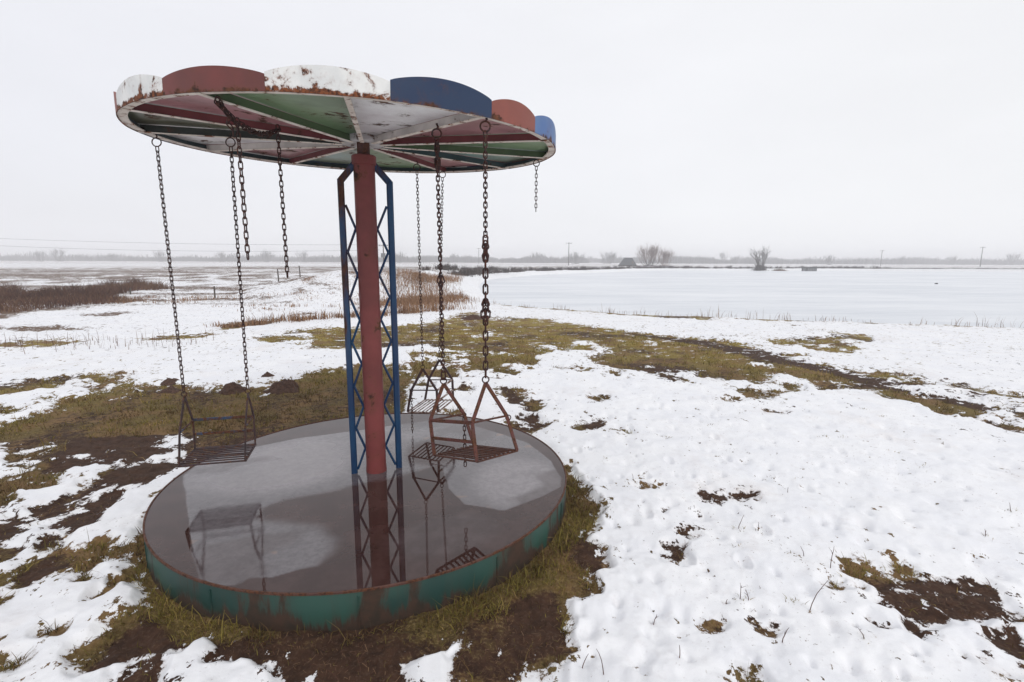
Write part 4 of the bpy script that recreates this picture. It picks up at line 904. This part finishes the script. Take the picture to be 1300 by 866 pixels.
# ------------------------------------------------------------------ utility poles
def at_px(px, d): return (px - 650) / 634.4 * d
def zfar(x, y): return float(gz([x], [y])[0])
POLES = {}
def upole(px, d, h, label, arms=1, box=False, ang=0.):
    x_ = at_px(px, d); z = zfar(x_, d)
    root = empty('utility_pole', (x_, d, z)); tag(root, label, 'utility pole', 'utility poles across the fields')
    b = MB(); b.tube([(0, 0, -.5), (0, 0, h * .5), (0, 0, h)], [.17, .14, .11], 10); b.build('pole', M['wood'], root)
    for k in range(arms):
        b = MB(); c, s = math.cos(ang), math.sin(ang); z_ = h - .35 - k * .9
        b.bar((-1.1 * c, -1.1 * s, z_), (1.1 * c, 1.1 * s, z_), .12, .12)
        arm = b.build('crossarm', M['wood'], root, smooth=False)
        for u in (-.95, 0 if k else .5, .95):
            b = MB(); b.tube([(u * c, u * s, z_ + .06), (u * c, u * s, z_ + .16), (u * c, u * s, z_ + .26)], [.03, .07, .04], 8); b.build('insulator', M['ceramic'], arm)
    if box:
        b = MB(); b.box((0, -.28, h - 2.6), (.95, .5, .85)); b.box((0, -.28, h - 2.12), (1.0, .55, .1)); b.build('transformer', M['ceramic'], root, smooth=False)
        b = MB(); b.bar((0, -.1, h - 3.1), (0, -.55, h - 3.1), .1, .1); b.build('bracket', M['wood'], root, smooth=False)
    return (x_, d, z + h - .1)
P0 = upole(-190, 120, 8.0, 'utility pole carrying the wires beyond the left edge', 1, ang=.8)
P1 = upole(488.8, 118, 5.3, 'utility pole with a grey transformer box, seen through the lattice brace', 1, True)
P2 = upole(720.5, 186, 8.3, 'utility pole with a crossarm standing over the dike left of the hut', 1)
P3 = upole(1112, 250, 7.6, 'faint utility pole on the far bank, its top thin', 1)
P4 = upole(1237, 205, 8.0, 'slightly leaning utility pole on the far bank by the right edge', 1)
P5 = upole(608, 268, 8.2, 'faint thin utility pole behind the heavy knotted chain', 1)
def wire(p, q, sag, label, off):
    b = MB(); pts = sagline(Vector(p) + Vector(off), Vector(q) + Vector(off), sag, 24); o0 = pts[0]
    b.tube([v - o0 for v in pts], .022, 5); o = b.build('power_line', M['roof']); o.location = o0
    tag(o, label, 'power line', 'thin wires over the field')
wire(P0, P1, 1.0, 'upper thin wire crossing the sky over the field', (.9, 0, .0))
wire(P0, P1, 1.5, 'lower thin wire sagging over the far trees', (-.9, 0, -1.2))

# ------------------------------------------------------------------ hut, jetty, stone
hx, hd = at_px(794.5, 152), 152
z = zfar(hx, hd); root = empty('field_hut', (hx, hd, z)); tag(root, 'small dark steep-roofed hut beside the bare willow on the dike', 'hut')
b = MB(); w2, d2 = 2.4, 1.6
b.add([(-w2, -d2, -.3), (w2, -d2, -.3), (w2, d2, -.3), (-w2, d2, -.3), (-w2 * .95, -d2 * .9, .35), (w2 * .95, -d2 * .9, .35), (w2 * .95, d2 * .9, .35), (-w2 * .95, d2 * .9, .35)],
      [(0, 1, 5, 4), (1, 2, 6, 5), (2, 3, 7, 6), (3, 0, 4, 7)]); b.build('wall', M['wall'], root, smooth=False)
b = MB(); b.add([(-w2 - .1, -d2 - .15, .3), (w2 + .1, -d2 - .15, .3), (w2 + .1, d2 + .15, .3), (-w2 - .1, d2 + .15, .3), (-1.0, -.12, 2.7), (1.35, -.12, 2.7), (1.35, .12, 2.7), (-1.0, .12, 2.7)],
                [(0, 1, 5, 4), (1, 2, 6, 5), (2, 3, 7, 6), (3, 0, 4, 7), (4, 5, 6, 7), (3, 2, 1, 0)]); b.build('roof', M['roof'], root, smooth=False)
b = MB(); b.box((1.25, -1.25, .9), (.5, .12, 1.5)); b.build('door', M['wall'], root, smooth=False)
jx, jd = at_px(1021, 119), 119
root = empty('jetty', (jx, jd, -.45)); tag(root, 'low dark wooden jetty on the far bank beside a bush', 'jetty')
b = MB()
for k in range(9): b.box((-1.6 + k * .4, 0, .92), (.36, 1.4, .06))
b.build('deck', M['roof'], root, smooth=False)
b = MB()
for k in range(9): b.box((-1.6 + k * .4, -.66, .42), (.33, .05, .94))
b.build('board_panel', M['roof'], root, smooth=False)
for k in range(4):
    b = MB(); b.tube([(-1.6 + k * 1.05, -.6, -.3), (-1.6 + k * 1.05, -.6, .88)], .08, 8); b.build('leg', M['wood'], root)
b = MB(); sx_ = at_px(1185, 50.5)
bm = bmesh.new(); bmesh.ops.create_icosphere(bm, subdivisions=2, radius=.14)
for v in bm.verts: v.co *= 1 + random.uniform(-.18, .18); v.co.z *= .6
me = bpy.data.meshes.new('stone'); bm.to_mesh(me); bm.free(); me.materials.append(M['stone'])
o = bpy.data.objects.new('stone', me); COL.objects.link(o); o.location = (sx_, 50.5, -.41); tag(o, 'small dark stone lying alone on the pond ice', 'stone')

# ------------------------------------------------------------------ bare trees
def branch(b, p, d, L, r, lv, spread=.55, n=3, up=.25, sides=5):
    k = 3; pts = [p]; rads = [r]; q = p.copy(); dd = d.copy()
    for i in range(k):
        dd = (dd + Vector((random.gauss(0, .12), random.gauss(0, .12), random.gauss(0, .06) + up * .12))).normalized()
        q = q + dd * (L / k); pts.append(q.copy()); rads.append(r * (1 - .55 * (i + 1) / k))
    b.tube(pts, rads, sides if r > .04 else 3, cap=False)
    if lv <= 0: return
    for i in range(n):
        t = random.uniform(.35, 1); idx = min(int(t * k), k - 1); base = pts[idx].lerp(pts[idx + 1], t * k - idx)
        nd = (dd + Vector((random.gauss(0, spread), random.gauss(0, spread), random.gauss(0, spread * .6) + up))).normalized()
        branch(b, base, nd, L * random.uniform(.5, .75), max(r * .5, .012), lv - 1, spread, n, up, sides)
def bare_tree(name, px, d, h, stems, label, mat=None, lv=4, n=4, spread=.5, lean=.2, up=.3, r=None, group='bare trees round the pond', tw=None, cat='tree'):
    x_ = at_px(px, d); z = zfar(x_, d); root = empty(name, (x_, d, z)); tag(root, label, cat, group)
    mat = mat or M['bark']; r = r or h * .018
    tr = MB(); cr = MB()
    for k in range(stems):
        a = random.uniform(0, 2 * math.pi); st = Vector((random.gauss(0, .14) * h * (stems > 3), math.sin(a) * .1, -.1))
        dv = Vector((random.gauss(0, lean), random.gauss(0, lean * .5), 1)).normalized(); th = h * (.42 if stems == 1 else .30)
        top = st + dv * th
        tr.tube([Vector((0, 0, -.15)), st * .8 + Vector((0, 0, .25)), st + dv * th * .5 + Vector((random.gauss(0, .02) * h, 0, 0)), top], [r * 1.9, r * 1.5, r * 1.1, r * .8], 7)
        for i in range(n + 1):
            nd = (dv + Vector((random.gauss(0, spread), random.gauss(0, spread), up))).normalized()
            branch(cr, st + dv * th * random.uniform(.5, 1), nd, h * random.uniform(.24, .36), r * .55, lv - 1, spread, n, up)
    tr.build('trunk', mat, root); cr.build('crown', tw or mat, root)
    return root
random.seed(21)
bare_tree('bare_tree', 821, 160, 8.8, 22, 'broad many-stemmed bare willow right beside the hut', lv=3, n=4, tw=M['twig_red'], lean=.55, r=.06, up=.6, spread=.35)
bare_tree('bare_tree', 840, 163, 7, 16, 'lower reddish bare tree to the right of the broad willow', mat=M['twig_red'], lv=3, n=4, lean=.6, r=.05, up=.5, spread=.4)
bare_tree('bare_tree', 958, 122, 8.0, 2, 'dark slim bare tree at the water edge, thick broken trunk', lv=3, n=3, r=.13, spread=.6, up=.35, lean=.12)
bare_tree('bare_tree', 964.5, 123, 6.6, 3, 'group of thin pale stems leaning right of the dark slim tree', lv=3, n=4, r=.07, spread=.35, lean=.22)
far = [(57, 330, 7.5, 'hazy rounded bare tree farthest toward the left edge'), (82, 330, 9, 'tallest hazy bare tree over the brush thicket'), (150, 360, 6, 'small hazy bare tree between the brush and the outer chain'),
       (208, 340, 8, 'hazy bare tree behind the outer chain of the blue-barred chair'), (285, 360, 7.5, 'hazy bare tree behind the inner chain of the blue-barred chair'), (343, 350, 8.5, 'hazy pale bare tree just left of the chain ending above the field'),
       (388, 350, 8.5, 'hazy bare tree between the lone broken chain and the brace'), (507, 350, 8, 'faint bare tree just right of the lattice brace'), (731, 300, 7.5, 'hazy bare tree just right of the crossarm pole'),
       (771, 320, 8.5, 'faint pinkish bare tree left of the hut'), (912, 380, 9.5, 'faint tall bare tree left of the dark slim tree'), (926, 380, 7, 'faint lower bare tree near the dark slim tree'),
       (1049, 300, 6.5, 'dense rounded hazy tree at the end of the far wood'), (1137, 380, 7, 'hazy rounded tree between the two right-hand poles'), (1201, 360, 7.5, 'hazy bare tree just before the leaning pole'), (1277, 360, 9.5, 'broad hazy tree close to the right edge')]
for px, d, h, lab in far:
    bare_tree('bare_tree', px, d, h * 1.25, random.choice([7, 9, 11]), lab, lv=3, n=4, r=.09, spread=.5, group='hazy bare trees on the horizon', lean=.5, up=.5)
# bush at the foot of the slim tree and the brown heap beside it
def bush(px, d, w_, h_, label, mat, n=700):
    x_ = at_px(px, d); z = zfar(x_, d); 
    u = rng.normal(0, .45, n); v = rng.normal(0, .35, n)
    hh = h_ * np.exp(-(u ** 2) * 1.2) * rng.uniform(.5, 1.1, n)
    X, Y = x_ + u * w_, d + v * w_ * .6
    o = stalks('bush', X, Y, gz(X, Y), hh, .05, .9, mat); del o['kind']; tag(o, label, 'bush', 'leafless bushes on the far bank')
bush(961, 120.5, 1.7, 1.9, 'dark bush around the foot of the slim bare tree', M['shrub'])
bush(986, 119.5, 2.2, .95, 'low reddish brown bush between the slim tree and the jetty', M['brush'])
def shrubs():
    xs, ys, hs = [], [], []
    # along the pond side of the dike
    L = [(-4.6, 46), (-4.4, 52), (-3.9, 59), (2.0, 77.5), (12.3, 93), (25, 111), (36.5, 121.5), (52, 123.5), (70, 125.5), (95, 127)]
    P = np.array(L); seg = np.hypot(*(P[1:] - P[:-1]).T); cum = np.concatenate([[0], np.cumsum(seg)])
    for rep, (off, dens, hh) in enumerate([(-.4, 1.3, .8), (-3.2, 1.0, .75)]):
        s = 0
        while s < cum[-1]:
            i = min(max(np.searchsorted(cum, s) - 1, 0), len(seg) - 1); q = P[i] + (P[i + 1] - P[i]) * ((s - cum[i]) / seg[i])
            t = (P[i + 1] - P[i]) / seg[i]; nn = np.array([-t[1], t[0]])
            c = q + nn * (-off) + rng.normal(0, .3, 2); m = 60; w_ = rng.uniform(.4, 1.0)
            xs.append(c[0] + rng.normal(0, .4, m) * w_); ys.append(c[1] + rng.normal(0, .5, m) * w_); hs.append(rng.uniform(.3, 1.1, m) * hh * rng.uniform(.5, 1.2))
            s += rng.uniform(.5, 2.2) / dens * (1 + 2.0 * (rng.uniform() < .1))
    # dark line on the far bank
    for k in range(420):
        x_ = rng.uniform(20, 160); y_ = 128 + x_ * .03 + rng.normal(0, 1.5) + (3 if k % 2 else 0); m = 26
        xs.append(x_ + rng.normal(0, 1.2, m)); ys.append(y_ + rng.normal(0, .5, m)); hs.append(rng.uniform(.2, 1, m) * rng.uniform(.15, .5))
    x, y, h = map(np.concatenate, (xs, ys, hs)); _, sdl = base_z(x, y); k = sdl > -.3; x, y, h = x[k], y[k], h[k]
    stalks('shrubs', x, y, np.maximum(gz(x, y), -.45), h, .06, .9, M['shrub'], tint=rng.uniform(0, 1, len(x)))
shrubs()
def far_wood():
    n = 90000
    a = rng.uniform(-1.02, 1.02, n); d = rng.uniform(380, 560, n)
    x, y = d * np.tan(a) * 1.0, d
    dens = fbm(x, y * .15, 60, 3, 200); cl = fbm(x, y * .3, 14, 3, 201)
    k = (cl + dens * .7 > -.30); x, y, cl, dens = x[k], y[k], cl[k], dens[k]
    h = np.clip(4.2 + 5.5 * cl + 3.0 * dens, 1.2, 12) * rng.uniform(.6, 1.1, len(x))
    stalks('far_wood', x, y, np.zeros_like(x) - .2, h, .5, .5, M['wood_far'])
far_wood()

# ------------------------------------------------------------------ haze
t = bpy.data.materials.new('haze'); t.use_nodes = True; nt = t.node_tree
for n_ in list(nt.nodes):
    if n_.type != 'OUTPUT_MATERIAL': nt.nodes.remove(n_)
pv = nt.nodes.new('ShaderNodeVolumePrincipled'); pv.inputs['Color'].default_value = (.975, .98, 1, 1); pv.inputs['Density'].default_value = .0018
nt.links.new(pv.outputs[0], [n_ for n_ in nt.nodes if n_.type == 'OUTPUT_MATERIAL'][0].inputs['Volume'])
b = MB(); b.box((0, 0, 6), (5400, 5400, 16)); hz = b.build('haze', t, smooth=False); tag(hz, kind='stuff')

# ------------------------------------------------------------------ light
world = bpy.data.worlds.new('World'); scn.world = world; world.use_nodes = True
wt = world.node_tree; bg = wt.nodes['Background']
SUN_EL, SUN_AZ = R(38), R(150)          # azimuth clockwise from +Y
sky = wt.nodes.new('ShaderNodeTexSky'); sky.sky_type = 'NISHITA'; sky.sun_disc = False
sky.sun_elevation = SUN_EL; sky.sun_rotation = SUN_AZ; sky.dust_density = 4
tc = wt.nodes.new('ShaderNodeTexCoord'); sep = wt.nodes.new('ShaderNodeSeparateXYZ'); wt.links.new(tc.outputs['Generated'], sep.inputs[0])
# overcast deck: nearly even, a shade brighter to the east
mr = wt.nodes.new('ShaderNodeMapRange'); wt.links.new(sep.outputs[0], mr.inputs['Value']); mr.inputs['From Min'].default_value = -.9; mr.inputs['From Max'].default_value = .6
cm = wt.nodes.new('ShaderNodeMix'); cm.data_type = 'RGBA'; wt.links.new(mr.outputs[0], cm.inputs[0])
cm.inputs[6].default_value = (8.4, 8.45, 8.95, 1); cm.inputs[7].default_value = (9.15, 9.2, 9.4, 1)
cn = wt.nodes.new('ShaderNodeTexNoise'); cn.inputs['Scale'].default_value = 2.2; cn.inputs['Detail'].default_value = 4
cmp_ = wt.nodes.new('ShaderNodeMapping'); cmp_.inputs['Scale'].default_value = (1, 1, 3); wt.links.new(tc.outputs['Generated'], cmp_.inputs['Vector']); wt.links.new(cmp_.outputs[0], cn.inputs['Vector'])
cr_ = wt.nodes.new('ShaderNodeMapRange'); wt.links.new(cn.outputs['Fac'], cr_.inputs['Value']); cr_.inputs['From Min'].default_value = .3; cr_.inputs['From Max'].default_value = .7; cr_.inputs['To Min'].default_value = .965; cr_.inputs['To Max'].default_value = 1.025
cv = wt.nodes.new('ShaderNodeVectorMath'); cv.operation = 'SCALE'; wt.links.new(cm.outputs[2], cv.inputs[0]); wt.links.new(cr_.outputs[0], cv.inputs['Scale'])
mx = wt.nodes.new('ShaderNodeMix'); mx.data_type = 'RGBA'; mx.inputs[0].default_value = .93
wt.links.new(sky.outputs[0], mx.inputs[6]); wt.links.new(cv.outputs[0], mx.inputs[7])
wt.links.new(mx.outputs[2], bg.inputs['Color']); bg.inputs['Strength'].default_value = .1
sun = bpy.data.lights.new('sun', 'SUN'); sun.energy = .85; sun.angle = R(18); sun.color = (1, .97, .93)
so = bpy.data.objects.new('sun', sun); COL.objects.link(so)
dv = Vector((math.sin(SUN_AZ) * math.cos(SUN_EL), math.cos(SUN_AZ) * math.cos(SUN_EL), math.sin(SUN_EL)))
so.rotation_euler = dv.to_track_quat('Z', 'Y').to_euler(); so.location = (0, 0, 30)

# ------------------------------------------------------------------ camera
cam = bpy.data.cameras.new('camera'); co = bpy.data.objects.new('camera', cam); COL.objects.link(co)
cam.sensor_width = 36; cam.lens = 634.4 / 1300 * 36; cam.clip_start = .05; cam.clip_end = 8000
co.matrix_world = Matrix.Translation((0, 0, 1.692)) @ Matrix.Rotation(math.pi / 2 - .1595, 4, 'X') @ Matrix.Rotation(.0042, 4, 'Z')
scn.camera = co
scn.view_settings.view_transform = 'Standard'; scn.view_settings.look = 'None'; scn.view_settings.gamma = 1; scn.view_settings.exposure = 0.10
scn.view_settings.use_curve_mapping = False
scn.cycles.use_denoising = True
scn.cycles.max_bounces = 8; scn.cycles.volume_bounces = 2
scn.render.resolution_x = 1024; scn.render.resolution_y = 682
